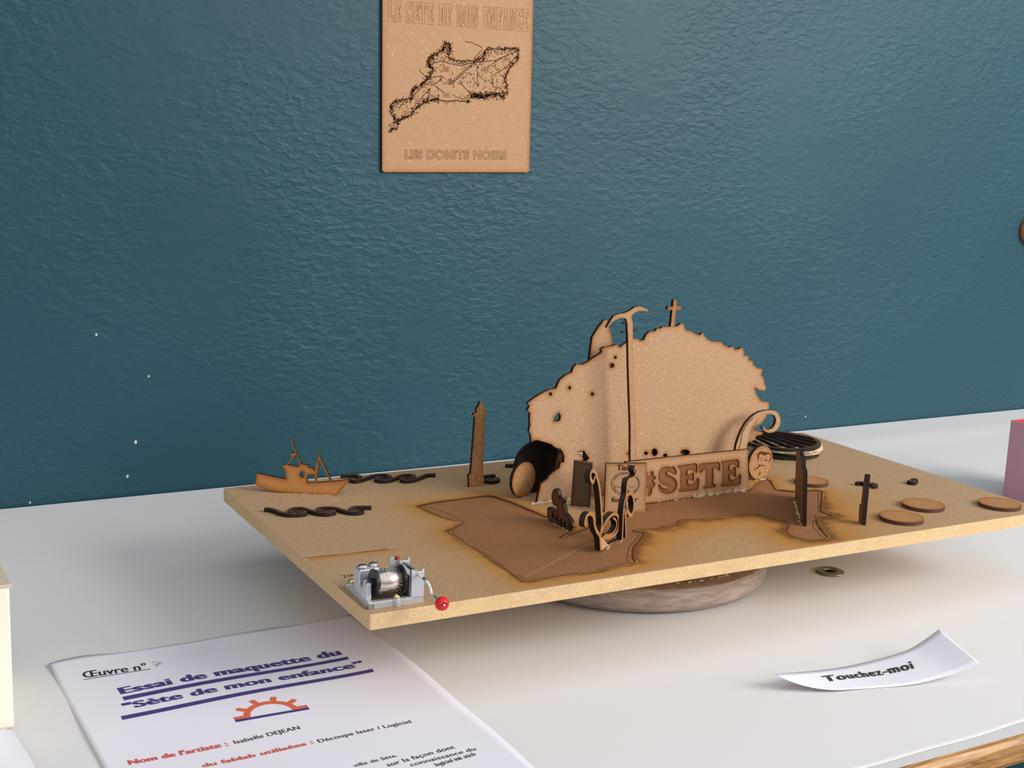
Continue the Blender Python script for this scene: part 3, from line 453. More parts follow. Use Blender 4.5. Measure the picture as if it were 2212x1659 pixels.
# ---------------------------------------------------------------- wall plaque
P=D['poster']; A=np.array(P['c'][2]); Bq=np.array(P['c'][3]); ang=math.atan2(Bq[1]-A[1],Bq[0]-A[0])+.004; Wp=float(np.linalg.norm(Bq-A)); Hp=210.0
pm=Matrix.Translation((A[0]/1000,YW-.0032,A[1]/1000))@Matrix(((1,0,0,0),(0,0,-1,0),(0,1,0,0),(0,0,0,1)))@Matrix.Rotation(ang,4,'Z')
plaque=empty('engraved_plaque',pm,'tan engraved wooden plaque with a map hung on the teal wall','plaque')
def rrect(w,h,r,n=5):
    o=[]
    for cx_,cy_,a0 in ((w-r,r,-90),(w-r,h-r,0),(r,h-r,90),(r,r,180)):
        for i in range(n+1): a=math.radians(a0+90*i/n); o.append((cx_+r*math.cos(a),cy_+r*math.sin(a)))
    return o
rr=rrect(Wp,Hp,3)
plate('panel',rr,['poster','burnt','eng'],3.0,grid=6,scorch=edge_scorch([rr],2.0,.55),parent=plaque,mw=pm)
def P2(q): # wall mm -> plaque local mm
    d=np.array(q)-A; return (d[0]*math.cos(ang)+d[1]*math.sin(ang),-d[0]*math.sin(ang)+d[1]*math.cos(ang))
GL={'L':[[(0,0),(1,0),(1,.32),(.84,.32),(.78,.12),(.58,.12),(.58,.88),(.72,.88),(.72,1),(0,1),(0,.88),(.16,.88),(.16,.12),(0,.12)]],
'E':[[(0,0),(1,0),(1,.32),(.84,.32),(.78,.12),(.56,.12),(.56,.44),(.66,.44),(.68,.34),(.78,.34),(.78,.66),(.68,.66),(.66,.56),(.56,.56),(.56,.88),(.78,.88),(.84,.7),(1,.7),(1,1),(0,1),(0,.88),(.16,.88),(.16,.12),(0,.12)]],
'F':[[(0,0),(.72,0),(.72,.12),(.56,.12),(.56,.44),(.66,.44),(.68,.34),(.78,.34),(.78,.66),(.68,.66),(.66,.56),(.56,.56),(.56,.88),(.78,.88),(.84,.7),(1,.7),(1,1),(0,1),(0,.88),(.16,.88),(.16,.12),(0,.12)]],
'T':[[(.2,0),(.8,0),(.8,.12),(.68,.12),(.68,.88),(.82,.88),(.86,.68),(1,.68),(1,1),(0,1),(0,.68),(.14,.68),(.18,.88),(.32,.88),(.32,.12),(.2,.12)]],
'D':[[(0,0),(.7,0),(.92,.1),(1,.28),(1,.72),(.92,.9),(.7,1),(0,1),(0,.88),(.16,.88),(.16,.12),(0,.12)],[(.54,.12),(.62,.2),(.62,.8),(.54,.88)]],
'O':[[(.3,0),(.7,0),(.92,.1),(1,.28),(1,.72),(.92,.9),(.7,1),(.3,1),(.08,.9),(0,.72),(0,.28),(.08,.1)],[(.44,.13),(.56,.13),(.62,.25),(.62,.75),(.56,.87),(.44,.87),(.38,.75),(.38,.25)]],
'C':[[(.3,0),(.7,0),(.92,.1),(1,.38),(.64,.38),(.6,.16),(.5,.12),(.42,.2),(.42,.8),(.5,.88),(.6,.84),(.66,.64),(.84,.64),(.86,.7),(1,.66),(1,1),(.84,1),(.8,.93),(.6,1),(.3,1),(.08,.9),(0,.72),(0,.28),(.08,.1)]],
'S':[[(0,0),(.14,0),(.2,.08),(.4,0),(.7,0),(.92,.1),(1,.26),(1,.44),(.86,.56),(.42,.7),(.38,.8),(.46,.88),(.6,.86),(.72,.68),(.9,.68),(.9,1),(.78,1),(.74,.94),(.56,1),(.3,1),(.08,.9),(0,.76),(0,.6),(.12,.48),(.56,.34),(.62,.22),(.54,.12),(.38,.14),(.2,.36),(0,.36)]],
'N':[[(0,0),(.44,0),(.44,.12),(.32,.12),(.32,.66),(.66,0),(.88,0),(.88,.88),(1,.88),(1,1),(.58,1),(.58,.88),(.7,.88),(.7,.44),(.4,1),(0,1),(0,.88),(.14,.88),(.14,.12),(0,.12)]],
'M':[[(0,0),(.36,0),(.36,.12),(.28,.12),(.28,.7),(.46,0),(.56,0),(.74,.7),(.74,.12),(.62,.12),(.62,0),(1,0),(1,.12),(.92,.12),(.92,.88),(1,.88),(1,1),(.7,1),(.52,.36),(.34,1),(0,1),(0,.88),(.1,.88),(.1,.12),(0,.12)]],
'A':[[(0,0),(.36,0),(.36,.12),(.28,.12),(.32,.28),(.6,.28),(.64,.12),(.54,.12),(.54,0),(1,0),(1,.12),(.92,.12),(.66,1),(.32,1),(.08,.12),(0,.12)],[(.36,.4),(.56,.4),(.47,.78)]]}
q0,q1,q2,q3=[P2(x) for x in P['t1']]; txt='LE SETE DE MON ENFANCE'; wd_={'M':1.25,' ':.55}; tot=sum(wd_.get(ch,.95)+.05 for ch in txt); S=(q2[0]-q0[0])/tot; x=q0[0]; LL=[]
for ch in txt:
    wc=wd_.get(ch,.95); f=(x-q0[0])/(q2[0]-q0[0]); yb=q0[1]+(q2[1]-q0[1])*f; ht=(q1[1]-q0[1])*(1-f)+(q3[1]-q2[1])*f
    for g in GL.get(ch,[]): LL.append([(x+a*wc*S*.95,yb+b*ht) for a,b in g])
    x+=(wc+.05)*S
lines('engraved_title',LL,'line2',plaque,pm,.05,.42,0,True)
q0,q1,q2,q3=[P2(x) for x in P['t2']]
textmesh('engraved_subtitle','LES DOIGTS NOIRS',q2[0]-q0[0],q1[1]-q0[1],'line2',plaque,pm@Matrix.Translation((q0[0]/1000,q0[1]/1000,.00006)),off=.03,outline=.022,spacing=1.1)
coast=[P2(x) for x in P['coast']]; roads=[[P2(x) for x in r] for r in P['roads']]; LL=[]
def jit(pts,a,n=6):
    o=[]
    for i in range(len(pts)-1):
        for k in range(n): t=k/n; o.append((pts[i][0]*(1-t)+pts[i+1][0]*t+random.gauss(0,a),pts[i][1]*(1-t)+pts[i+1][1]*t+random.gauss(0,a)))
    return o+[pts[-1]]
for a in (.35,.8): LL.append((jit(coast+[coast[0]],a),.8 if a<.5 else .5))
for r in roads: LL.append((jit(r,.12,3),.75))
Cc=np.array(coast); cnt=0
for k in range(260):
    p=np.array(P2(P['coast'][14]))+np.array((random.uniform(-2,34),random.gauss(1,1.8))); a=random.gauss(0,.5); l=random.uniform(.5,2.2); LL.append(([tuple(p),(p[0]+l*math.cos(a),p[1]+l*math.sin(a))],random.uniform(.4,1.0)))
while cnt<2000:
    if random.random()<.62:
        i=random.randrange(len(coast)); t=random.random(); a=np.array(coast[i])*(1-t)+np.array(coast[(i+1)%len(coast)])*t; p=a+np.random.normal(0,1.9,2)
    else: p=np.array((random.uniform(Cc[:,0].min(),Cc[:,0].max()),random.uniform(Cc[:,1].min(),Cc[:,1].max())))
    if pip(p[None],coast)[0] or (distp(p[None],[coast])[0]<2.2 and random.random()<.5):
        if 62<p[0]<92 and 66<p[1]<86 and random.random()<.85: continue
        a=random.uniform(0,2*PI); l=random.uniform(.3,1.7); pts=[tuple(p)]
        for k in range(random.choice((1,2,3))): a+=random.uniform(-1.2,1.2); pts.append((pts[-1][0]+l*math.cos(a)*.7,pts[-1][1]+l*math.sin(a)*.7))
        LL.append((pts,random.uniform(.4,.95))); cnt+=1
tag(lines('engraved_map',LL,'line',plaque,pm,.05,.4,0),kind='stuff')
for q in P['labels']:
    x,y=P2(q); rc=[(x-3.8,y-1.9),(x+3.8,y-1.9),(x+3.8,y+1.9),(x-3.8,y+1.9)]
    rl=meshobj('road_label',[(a/1000,b/1000,.00009) for a,b in rc],[(0,1,2,3)],'poster',plaque,pm)
    tag(lines('label_border',[rc]+[[(x-2.4+j*1.4,y-.8),(x-2.0+j*1.4,y-.8),(x-1.9+j*1.4,y+.8),(x-2.5+j*1.4,y+.7)] for j in range(4)],'line',rl,Matrix.Identity(4),.11,.42,0,True),kind='stuff').matrix_basis=Matrix.Identity(4)
# small wooden knob at the far right of the wall
lathe('wall_knob',[(0,.014),(.012,.0135),(.018,.010),(.020,.005),(.0195,0)],'knob',mw=Matrix.Translation((1.4865,YW,.2515))@Matrix.Rotation(PI/2,4,'X'))
tag(bpy.data.objects['wall_knob'],'round orange-brown knob on the teal wall, cut by the right border','wall knob')
# ---------------------------------------------------------------- turntable and board
tcx,tcy=.5955,.8424
tt=empty('wooden_turntable',Vector((tcx,tcy,0)),'round whitewashed wooden turntable under the model board','turntable')
zbb=M_['zb']-.010
lathe('lower_disc',[(.100,.0004),(.1085,.002),(.1130,.007),(.1142,.014),(.1132,.0213),(.1120,.0217)],'whitewash',tt,Matrix.Translation((tcx,tcy,0)),96)
lathe('raw_wood_top',[(.080,.0218),(.1122,.0218),(.1130,.0214)],'bare',tt,Matrix.Translation((tcx,tcy,0)),96)
lathe('upper_disc',[(.092,.0219),(.0935,.024),(.094,.040),(.093,zbb-.0002)],'whitewash',tt,Matrix.Translation((tcx,tcy,0)),96)
bm=bmesh.new()
for i in range(26):
    a=random.uniform(-2.6,-1.0); q=bmesh.ops.create_icosphere(bm,subdivisions=1,radius=random.uniform(.0006,.0018))
    for v in q['verts']: v.co=Vector((tcx+.1020*math.cos(a)+v.co.x*1.6,tcy+.1020*math.sin(a)+v.co.y*.5,.0222+v.co.z*.6))
tag(bmobj('glue_bead',bm,'glue',tt,False,Matrix.Identity(4)),kind='stuff')
board=empty('model_board',BM,'long pale fibreboard model base with an engraved land map, raised on the turntable','board')
rec=D['recess']; bpoly=rrect(600,300,1.5,3)
fine=[]; G=np.array([(x,y) for x in np.arange(90,480,2.2) for y in np.arange(8,215,2.2)]); dd=distp(G,[rec]); fine=[tuple(g) for g,d in zip(G,dd) if .9<d<9]
grv=D['grooves'][2]
def bsc(P):
    d=distp(P,[rec]); out=~pip(P,rec); s=np.where(out,.40*np.exp(-d/1.6)+.36*np.exp(-d/8)+.36*np.exp(-d/32),.12*np.exp(-d/3))
    south=np.clip((P[:,0]-170)/80,0,1)*np.clip((600-P[:,0])/160,0,1)*np.clip((118-P[:,1])/40,0,1)*out*np.exp(-d/55)*.34
    g=distp(P,[grv],False); s=s+np.where(P[:,1]<np.interp(P[:,0],[0,60],[113.5,110.3]),.8*np.exp(-g/5),.1*np.exp(-g/2))
    return np.clip(s+south,0,1)
G2=[(x,y) for x in np.arange(2,78,1.8) for y in np.arange(96,116,1.8)]
plate('slab',bpoly,['board','edge','eng','line'],10,eng=[rec],depth=.5,grid=5,fine=fine+G2,scorch=bsc,parent=board,mw=BM,back=1)
def shrink(poly,d): 
    P=[np.array(p) for p in poly]; k=len(P); o=[]; ar=sum(P[i][0]*P[(i+1)%k][1]-P[(i+1)%k][0]*P[i][1] for i in range(k)); s=1 if ar>0 else -1
    for i in range(k):
        t=P[(i+1)%k]-P[i-1]; t/=np.linalg.norm(t); o.append(tuple(P[i]+s*d*np.array([-t[1],t[0]])))
    return o
lines('burnt_outline',[(rec+[rec[0]],.75)],'line',board,BM,.03,n=0)
gl=[(g,.6) for i,g in enumerate(D['grooves']) if i!=2]
for i,g in enumerate(gl): lines('engraved_line' if i>1 else 'raised_ridge',[g],'line' if i>1 else 'pole',board,BM,-.44,n=0)
lines('score_line',[(grv,.6)],'line',board,BM,.03,n=0)
lines('marker_writing',[(q,.75) for q in D['script']],'ink',board,BM,.05)
# ---------------------------------------------------------------- upright cutouts
def cutout(name,key,mats,label,cat,t=3.0,z0=0,group=None,grid=2.0,L1=1.6,amp=.9,base=0,low=None,holes=(),eng=(),gl=None,glr=.7,part='panel',depth=.5,tilt=0):
    d=D[key]; mw=stand(*d['pl'],z0)@Matrix.Rotation(math.radians(tilt),4,'X'); o=empty(name,mw,label,cat,group); poly=d['poly']
    plate(part,poly,mats,t,holes=holes,eng=eng,grid=grid,scorch=edge_scorch([poly]+list(holes)+list(eng),L1,amp,base,low),parent=o,mw=mw,depth=depth)
    if gl: glue(o,gl[0],gl[1],mw,r=glr)
    return o,mw
o,mw=cutout('hill_cutout','hill',['hill','burnt','eng'],'large tan hill silhouette with a ragged outline and a small cross on top','cutout',grid=2.2,L1=1.5,amp=.75,holes=D['hill']['holes'],gl=(209,236),glr=1.0)
smear(o,210,262,2.4,mw)
xs=[np.array(h).mean(0) for h in D['hill']['holes'][5:9]]; bx0=min(x[0] for x in xs)-6; bx1=max(x[0] for x in xs)+8
plate('dark_hole_backing',[(bx0,0),(bx1,0),(bx1,46),(bx0,46)],['char','char','eng'],3,grid=0,parent=o,mw=mw@Matrix.Translation((0,0,-.0032)))  # added black strip behind the lower holes so they read as shaded
cutout('peak_cutout','sail',['pole','burnt','eng'],'tall pointed tan cutout rising behind the left shoulder of the hill','cutout')
cutout('twig_cutout','twig',['darkbrown','char','eng'],'slim dark cutout with short crossbars, mostly hidden behind the gull pole','cutout')
cutout('gull_pole','pole',['pole','burnt','eng'],'tall slim pole cutout with spread gull wings at the top, in front of the hill','cutout',amp=.35,L1=1.0)
o,mw=cutout('tentacle_cutout','tentacle',['hill','burnt','eng'],'curled tentacle cutout rising behind the right end of the lettered sign','cutout',amp=.35,L1=.8)
lines('sucker_line',[(D['tentacle']['strip'][0],.9)]+[([(x,y),(x+.7,y+.9)],.6) for x,y in D['tentacle']['poly'][6:24:3]][:0],'line',o,mw,.06)
# round pieces
def disc(name,u,v,a,r,cx_,cy_,mats,label,cat,t=3,**k):
    mw=stand(u,v,a); o=empty(name,mw,label,cat); p=[(cx_+r*math.cos(i*PI/20),cy_+r*math.sin(i*PI/20)) for i in range(40)]
    plate('disc',p,mats,t,grid=2,scorch=edge_scorch([p],1.5,.6,**k),parent=o,mw=mw); return o,mw
disc('black_disc',0,200,0,22.0,231,21.6,['char','char','eng'],'large black disc standing behind the left foot of the hill','disc')  # whole disc coloured near black
disc('oval_shield',212.5,191.5,20,14.3,.6,14.6,['light','burnt','eng'],'mottled brown round disc standing on edge left of the hill','disc',base=.1)
glue(bpy.data.objects['oval_shield'],-2,3,stand(212.5,191.5,20),r=.6)
cutout('offcut_block','scrap',['light','burnt','eng'],'small tan offcut seen through the notch beside the black disc','offcut')
for nm in ('offcut_block',):
    pass
o,mw=cutout('lighthouse_cutout','lighthouse',['light','burnt','eng'],'brown lighthouse cutout with a domed lantern, standing left of the hill','lighthouse',base=.12,L1=1.0,amp=.5,gl=(-4,14),glr=.6,part='tower')
LH=D['lighthouse']['poly']; hx=lambda x:x
lines('lantern_window',[([(5.2+i*1.25,66.0-i*.05),(5.75+i*1.25,66.0-i*.05)],.55) for i in range(5)]+[([(4.9+i*1.25,63.9),(5.6+i*1.25,63.9)],.6) for i in range(5)]+[([(6.8,60.3),(6.8,58.6)],.4),([(7,53),(7,52.5)],.4),([(7,50.6),(7,49.9)],.4),([(6.7,47.3),(6.7,46)],.3),([(6.2,36),(6.2,34.8)],.4),([(6,28),(6.3,26.5)],.4),([(5,7.4),(6,7.2)],.7),([(5.2,5.8),(6.4,5.6)],.5)],'line',o,mw,.05,n=0)
o,mw=cutout('trawler_cutout','boat',['boat','burnt','eng'],'orange-brown fishing boat cutout with two masts, back left corner of the board','boat',holes=D['boat']['holes'],L1=1.7,amp=.7,base=.05,grid=1.6,gl=(3,38),glr=.55,part='hull')
o,mw=cutout('jousting_boat_cutout','joust',['dark','burnt','eng'],'small dark brown jousting boat cutout with a raised oval shield','boat',z0=-.5,holes=D['joust']['holes'],gl=(8,32),glr=.7,part='hull')
for h in D['joust']['holes']:
    hx_,hy_=np.array(h).mean(0); q=mw@Matrix.Translation((hx_/1000,hy_/1000,-.0022)); lathe('rivet',[(0,.0016),(.0010,.0012),(.0015,.0004),(.0015,-.0004)],'zinc',o,q,14)
o,mw=cutout('dark_upright_block','darkpanel',['grey','darkbrown','eng'],'dark grey-brown rectangular panel standing blank, left of the pie panel','panel',t=5,z0=-.5,gl=(-2,16),glr=1.0,base=.1)
o,mw=cutout('pie_sign','tielle',['pole','char','eng'],'tan square panel engraved with a round pie and lettering','panel',z0=-.5,L1=1.3,amp=.7,base=0)
tl=D['tielle']; cxp=np.array(tl['rim']).reshape(-1,2)
a=tl['t1'][0]; textmesh('engraved_lettering','Tielle',14.5,4.6,'line',o,mw@Matrix.Translation((.0078,.0341,.00006)),off=.01,bold=.07,spacing=1.1)
textmesh('engraved_lettering','forever',21.5,4.2,'line',o,mw@Matrix.Translation((.0048,.0088,.00006)),off=.01,bold=.07,spacing=1.1)
rim=[tuple(q) for q in cxp]; LL=[(rim,.4)]
for i in range(2,34,2): 
    p0=np.array(rim[i]); ctr=np.array(rim).mean(0); dr=(p0-ctr)/np.linalg.norm(p0-ctr); 
    if 9<=i<=17: continue
    LL.append(([tuple(p0+dr*.5+np.array((-dr[1],dr[0]))*s*1.1-dr*abs(s)*.9) for s in (-1,-.5,0,.5,1)],.4))
ctr=np.array(rim).mean(0); sc_=[]
for i in range(0,400):
    t=i/400*2*PI; k=1.02+.06*abs(math.sin(t*13)); p0=np.array(rim[int(i/400*39)])*(1-(i/400*39)%1)+np.array(rim[min(int(i/400*39)+1,39)])*((i/400*39)%1); sc_.append(tuple(ctr+(p0-ctr)*k))
LL[0]=([tuple(ctr+(np.array(q)-ctr)*.9) for q in rim[3:30]],.3); LL.append((sc_[::2],.5)); LL=[q for q in LL if len(q[0])!=5]
lines('engraved_pie',LL+[(q,.45) for q in tl['lines'] if len(q)!=12],'line',o,mw,.06)
o2,mw=cutout('lettered_sign','sign',['hill','burnt','eng','line'],'long tan sign engraved #SETE in slab letters','sign',z0=-.5,eng=D['sign']['eng'],L1=2.2,amp=.6,grid=1.6,gl=(5,106),glr=1.0,depth=.6)
smear(o2,47,104,4.2,mw)
lines('letter_outline',[(e+[e[0]],.35) for e in D['sign']['eng']],'line',o2,mw,.03,n=0)
o,mw=disc('portrait_medallion',434,166,8,15.0,.4,15.0,['light','burnt','eng'],'brown round medallion engraved with a moustached face and pipe','medallion')
vs=[];fs=[]
for f in D['medal']['fills']:
    tri=delaunay_2d_cdt([Vector(q) for q in f],[(i,(i+1)%len(f)) for i in range(len(f))],[],0,1e-5); PP=np.array([(v.x,v.y) for v in tri[0]]); 
    for t in tri[2]:
        if pip(PP[list(t)].mean(0)[None],f)[0]: k=len(vs); vs+=[(PP[i][0]/1000,PP[i][1]/1000,.00007) for i in t]; fs.append(tuple(range(k,k+len(t))))
meshobj('engraved_face',vs,fs,'line',o,mw); lines('engraved_nose_line',[([(1.2,17.5),(1.6,15.0),(.8,14.2)],.3),([(-2,19),(0,19.4),(1.5,18.9)],.35),([(4.5,19),(6.5,19.2),(8.5,18.4)],.35),([(-4,15),(-3.6,11),(-1,7.5),(3,6.5),(7,8.5),(9.5,13.5)],.2)],'line',o,mw,.06); glue(o,-5,6,mw,r=1.1)
# stepped tower and blade, nearly edge-on
def handcut(name,u,v,a,poly,mats,label,cat,t=3,z0=0,gl=None,**k):
    D['_']=dict(pl=(u,v,a),poly=poly); return cutout(name,'_',mats,label,cat,t,z0,gl=gl,**k)
o,mw=handcut('stepped_tower_cutout',376.0,44.6,-127.2,[(0,0),(0,42.4),(-1,43),(-17,43),(-18,46.6),(-19,47.2),(-39,47.2),(-40,50.6),(-41,51.2),(-56,48),(-70,44),(-80,41.5),(-84,20),(-84,0)],['tower','burnt','eng'],'dark stepped tower cutout seen nearly edge-on, right of the sign','cutout',z0=-.5,gl=(-70,1),glr=1.2,base=.1,tilt=3.5)
handcut('pointed_post_cutout',420.4,27.6,-119,[(0,0),(0,40.4),(-4.2,39.8),(-6.0,30),(-7,15),(-10.5,14),(-10.5,7),(-8,0)],['tower','burnt','eng'],'slim dark upright cutout standing alone right of the stepped tower','cutout',t=3.2,gl=(-6,1),glr=.6)
# scroll pieces
def scrollpiece(name,key,label,t):
    d=D[key]; mw=stand(*d['pl'],-.5); o=empty(name,mw,label,'cutout'); strokes3('scrollwork',d['lines'],['pole','char'],t,4,o,mw); return o,mw
o,mw=scrollpiece('curling_scroll_cutout','scroll1','curling scroll cutout with a tall stem, hook and ring, front centre',4.2)
f=[(x,max(y,0)) for x,y in D['scroll1']['fills'][0]]; plate('foot',f,['pole','char','eng'],3.6,grid=0,parent=o,mw=mw@Matrix.Translation((0,0,-.0001))); glue(o,0,12,mw,r=.9)
o,mw=scrollpiece('flower_scroll_cutout','scroll2','twin-stemmed scroll cutout with a flower ring, right of the curling scroll',4.2); glue(o,-2,8,mw,r=.7)
w=D['scroll2']['lines'][2][0]
# ---------------------------------------------------------------- pieces lying flat
def flatpiece(name,key,label,cat,m='darkbrown'):
    L_=D[key]; c0=np.mean([np.mean(q,axis=0) for q,_ in L_],axis=0); mw=lie(c0[0],c0[1],0,3.0)
    o=strokes3(name,[([(x-c0[0],y-c0[1]) for x,y in q],wdt) for q,wdt in L_],[m,'burnt'],3.0,5,None,mw); return tag(o,label,cat)
flatpiece('wave_cutout','wave1','dark curling wave cutout lying flat in front of the fishing boat','wave')
flatpiece('wave_cutout','wave2','dark curling wave cutout lying flat behind the boat bow','wave')
flatpiece('wave_cutout','curl_a','short dark wave piece lying just right of the lighthouse foot','wave')
flatpiece('wave_cutout','curl_b','thin dark bar lying flat behind the mottled round disc','wave')
flatpiece('wave_cutout','curl_c','small dark curl lying flat behind the slim upright post','wave')
flatpiece('wave_cutout','curl_d','tiny dark curl lying alone near the back right edge of the board','wave')
labs=['round wooden token nearest the front edge, right of the post','round wooden token just behind the front one','round wooden token at the far right corner of the board','round wooden token half hidden by the stepped tower']
for (u,v),lb in zip(D['coins'],labs):
    mw=lie(u,v,random.uniform(0,90),3.0); r=17.0 if v<100 else 14.5; p=[(r*math.cos(i*PI/24),r*math.sin(i*PI/24)) for i in range(48)]
    o=plate('wooden_token',p,['light','darkbrown','eng'],3.0,grid=2.5,scorch=edge_scorch([p],2.0,.6,.18),mw=mw); tag(o,lb,'token','wooden tokens on the board')
    lines('engraved_ring',[([(rr_*math.cos(a_/8*PI),rr_*math.sin(a_/8*PI)) for a_ in range(17)],.25) for rr_ in (r*.85,)]+[(jit([(-3,0),(0,3),(3,1),(1,-3)],.8,2),.3)],'line2',o,mw,.05)
# shell stack: dark base disc, raffia coil, slatted shell
sc=(515.0,236.0)
mw=lie(sc[0]+8,sc[1]-2,0,2.5); p=[(32*math.cos(i*PI/24),27*math.sin(i*PI/24)) for i in range(48)]
tag(plate('shell_base_disc',p,['char','char','eng'],2.5,grid=0,mw=mw),'thin black base disc lying flat under the raffia coil','disc')
bm=bmesh.new()
for k in range(16):
    rx=random.uniform(19,34); ry=rx*random.uniform(.80,.92); z=random.uniform(3.2,7.6); ph=random.uniform(0,6); a1=random.uniform(5.2,6.3)
    tube([((rx+1.0*math.sin(3*a+ph))*math.cos(a)/1000,(ry+1.0*math.cos(2*a+ph))*math.sin(a)/1000,(z+.8*math.sin(2*a+ph))/1000) for a in [ph+a1*i/40 for i in range(41)]],random.uniform(.0008,.0015),6,bm)
tag(bmobj('raffia_coil',bm,'raffia',None,True,lie(sc[0]+15,sc[1]+3,0,0)),'cream raffia strands coiled in a ring under the slatted black shell','raffia coil')
mw=lie(sc[0]-.5,sc[1]-1,0,14.0); R=37.0; out=[(R*math.cos(i*PI/24)*1.02,R*math.sin(i*PI/24)*(1+.03*math.cos(i*1.0))) for i in range(48)]
H=np.array((-2.0,75.0)); slots=[]
def hit(d,r):
    b=H@d; c_=H@H-r*r; disc_=b*b-c_; 
    if disc_<=0: return None
    return (-b-math.sqrt(disc_),-b+math.sqrt(disc_))
ang0=[math.radians(-90+x) for x in np.linspace(-25.5,25.5,8)]
for i in range(7):
    pa,pb=ang0[i]+math.radians(.42),ang0[i+1]-math.radians(.42); side=[]
    for a in (pa,(pa+pb)/2,pb):
        d=np.array((math.cos(a),math.sin(a))); h=hit(d,R-3.0)
        if h: side.append((tuple(H+d*max(h[0],H[1]-35)),tuple(H+d*h[1])))
    if len(side)>=2 and math.dist(side[0][0],side[0][1])>8: slots.append([s[0] for s in side]+[s[1] for s in side[::-1]])
shell=empty('slatted_shell',mw,'black slatted shell-shaped disc lying flat over the raffia coil','shell cutout')
plate('fan_plate',out,['darkbrown','char','eng'],3.0,holes=slots,grid=0,parent=shell,mw=mw)
for x,y in ((-28,-8),(0,-31),(20,26),(-20,24)):
    bm=bmesh.new(); cyl(bm,.0018,.0018,.0108,12); bmobj('support_peg',bm,'char',shell,True,lie(sc[0]+x,sc[1]+y,0,.2))
# ---------------------------------------------------------------- music box movement
mb=empty('hand_crank_music_box',lie(2.4,7.3,-2.0),'small silver hand-crank music box movement with a red crank knob','music box'); MW=mb.matrix_world.copy()
mmx=Matrix.Diagonal((.001,.001,.001,1))
def mpart(name,bm,m,smooth=False,bv=.25,parent=None):
    bmesh.ops.transform(bm,matrix=mmx,verts=bm.verts); o=bmobj(name,bm,m,parent or mb,smooth,MW)
    if bv: bevel(o,bv/1000,2)
    return o
bm=bmesh.new(); box(bm,0,36,0,3.6,0,4.5); box(bm,0,4,0,41,0,3.6); box(bm,27.5,36,3.6,26,0,3.6); box(bm,0,12,36,41,0,3.6)
cyl(bm,2.6,2.6,5.2,20,Matrix.Translation((18.4,.8,0))); cyl(bm,3.6,3.6,4.2,20,Matrix.Translation((3.2,38.6,0))); mpart('base_frame',bm,'zinc')
bm=bmesh.new(); box(bm,0,3.4,4.2,6.6,3.5,15.2); box(bm,0,3.4,8.6,10.6,3.5,15.6); box(bm,0,3.2,6.6,8.6,3.5,13.6); box(bm,0,2.4,10.6,17,3.5,10.5); mpart('front_pillar',bm,'zinc',bv=.6)
bm=bmesh.new(); box(bm,27.5,36,0,2.6,3.5,20.4); box(bm,27.5,29.6,0,2.6,20.4,21.4); box(bm,34.2,36,0,2.6,20.4,21.6); mpart('crank_pillar',bm,'zinc')
bm=bmesh.new(); box(bm,28.5,35.5,22,24.5,3.5,20.5); box(bm,34,35.5,22,24.5,20.5,21.6); box(bm,23.2,28.5,24.5,26.2,3.5,22.4); mpart('rear_bracket',bm,'zinc')
bm=bmesh.new(); vsx=box(bm,.2,13,17,27,3.5,19.5); box(bm,13,17.5,19,27,3.5,15); mpart('comb_block',bm,'zinc',bv=.6)
bm=bmesh.new()
for i in range(17): box(bm,5+i*1.0,5.75+i*1.0,14.2,19,14.6,15.1)
box(bm,5,22,17.5,24,15.1,16.2); mpart('steel_comb',bm,'darksteel',bv=0)
for x,y,z in ((3.4,20.5,20.0),(11.4,22.8,19.6)):
    o=lathe('comb_screw',[(0,.0019),(.0021,.0017),(.0030,.0010),(.0031,0)],'steel',mb,MW@Matrix.Translation((x/1000,y/1000,z/1000)),24)
    bm=bmesh.new(); box(bm,x-2.3,x+2.3,y-.35,y+.35,z+1.1,z+1.98); mpart('screw_slot',bm,'slot',bv=0)
for x,y,z in ((18.4,.8,5.2),(3.2,38.4,4.2)):
    o=lathe('brass_screw',[(0,.0024),(.0013,.0021),(.0022,.0010),(.0023,0)],'brass',mb,MW@Matrix.Translation((x/1000,y/1000,z/1000)),24)
RX=Matrix.Rotation(PI/2,4,'Y'); ax=lambda x:Matrix.Translation((x,7.2,14.6))@RX
bm=bmesh.new(); cyl(bm,6.9,6.9,16.6,64,ax(6.4)); mpart('pin_cylinder',bm,'nickel',True,0); 
for p_ in bpy.data.objects['pin_cylinder'].data.polygons: p_.use_smooth=len(p_.vertices)==4
bm=bmesh.new()
for i in range(90):
    a=random.uniform(0,2*PI); x=random.uniform(7,22.4); cyl(bm,.17,.13,.7,6,Matrix.Translation((x,7.2,14.6))@Matrix.Rotation(a,4,'X')@Matrix.Translation((0,0,6.75)))
tag(mpart('cylinder_pins',bm,'steel',bv=0),kind='stuff')
bm=bmesh.new(); cyl(bm,8.0,8.0,1.2,40,ax(5.2)); cyl(bm,2.4,2.4,3.0,24,ax(2.3)); mpart('left_flange',bm,'blackplastic',True,0); 
for n_ in ('left_flange',):
    for p_ in bpy.data.objects[n_].data.polygons: p_.use_smooth=False
bm=bmesh.new(); 
for i in range(32): 
    a=2*PI*i/32; cyl(bm,.6,.4,1.9,6,Matrix.Translation((23.8,7.2,14.6))@Matrix.Rotation(a,4,'X')@Matrix.Translation((0,0,7.0)))
cyl(bm,7.8,7.8,2.0,40,ax(22.9)); mpart('drive_gear',bm,'blackplastic',False,0)
bm=bmesh.new(); box(bm,25.6,27.6,3,22,3.5,17.5); mpart('dark_inner_wall',bm,'blackplastic')  # black wall added to darken the inside of the movement
bm=bmesh.new(); tube([(32,24,19.0),(32,-8,18.7)],1.0,10,bm) ; 
mpart('worm_shaft',bm,'steel',True,0)
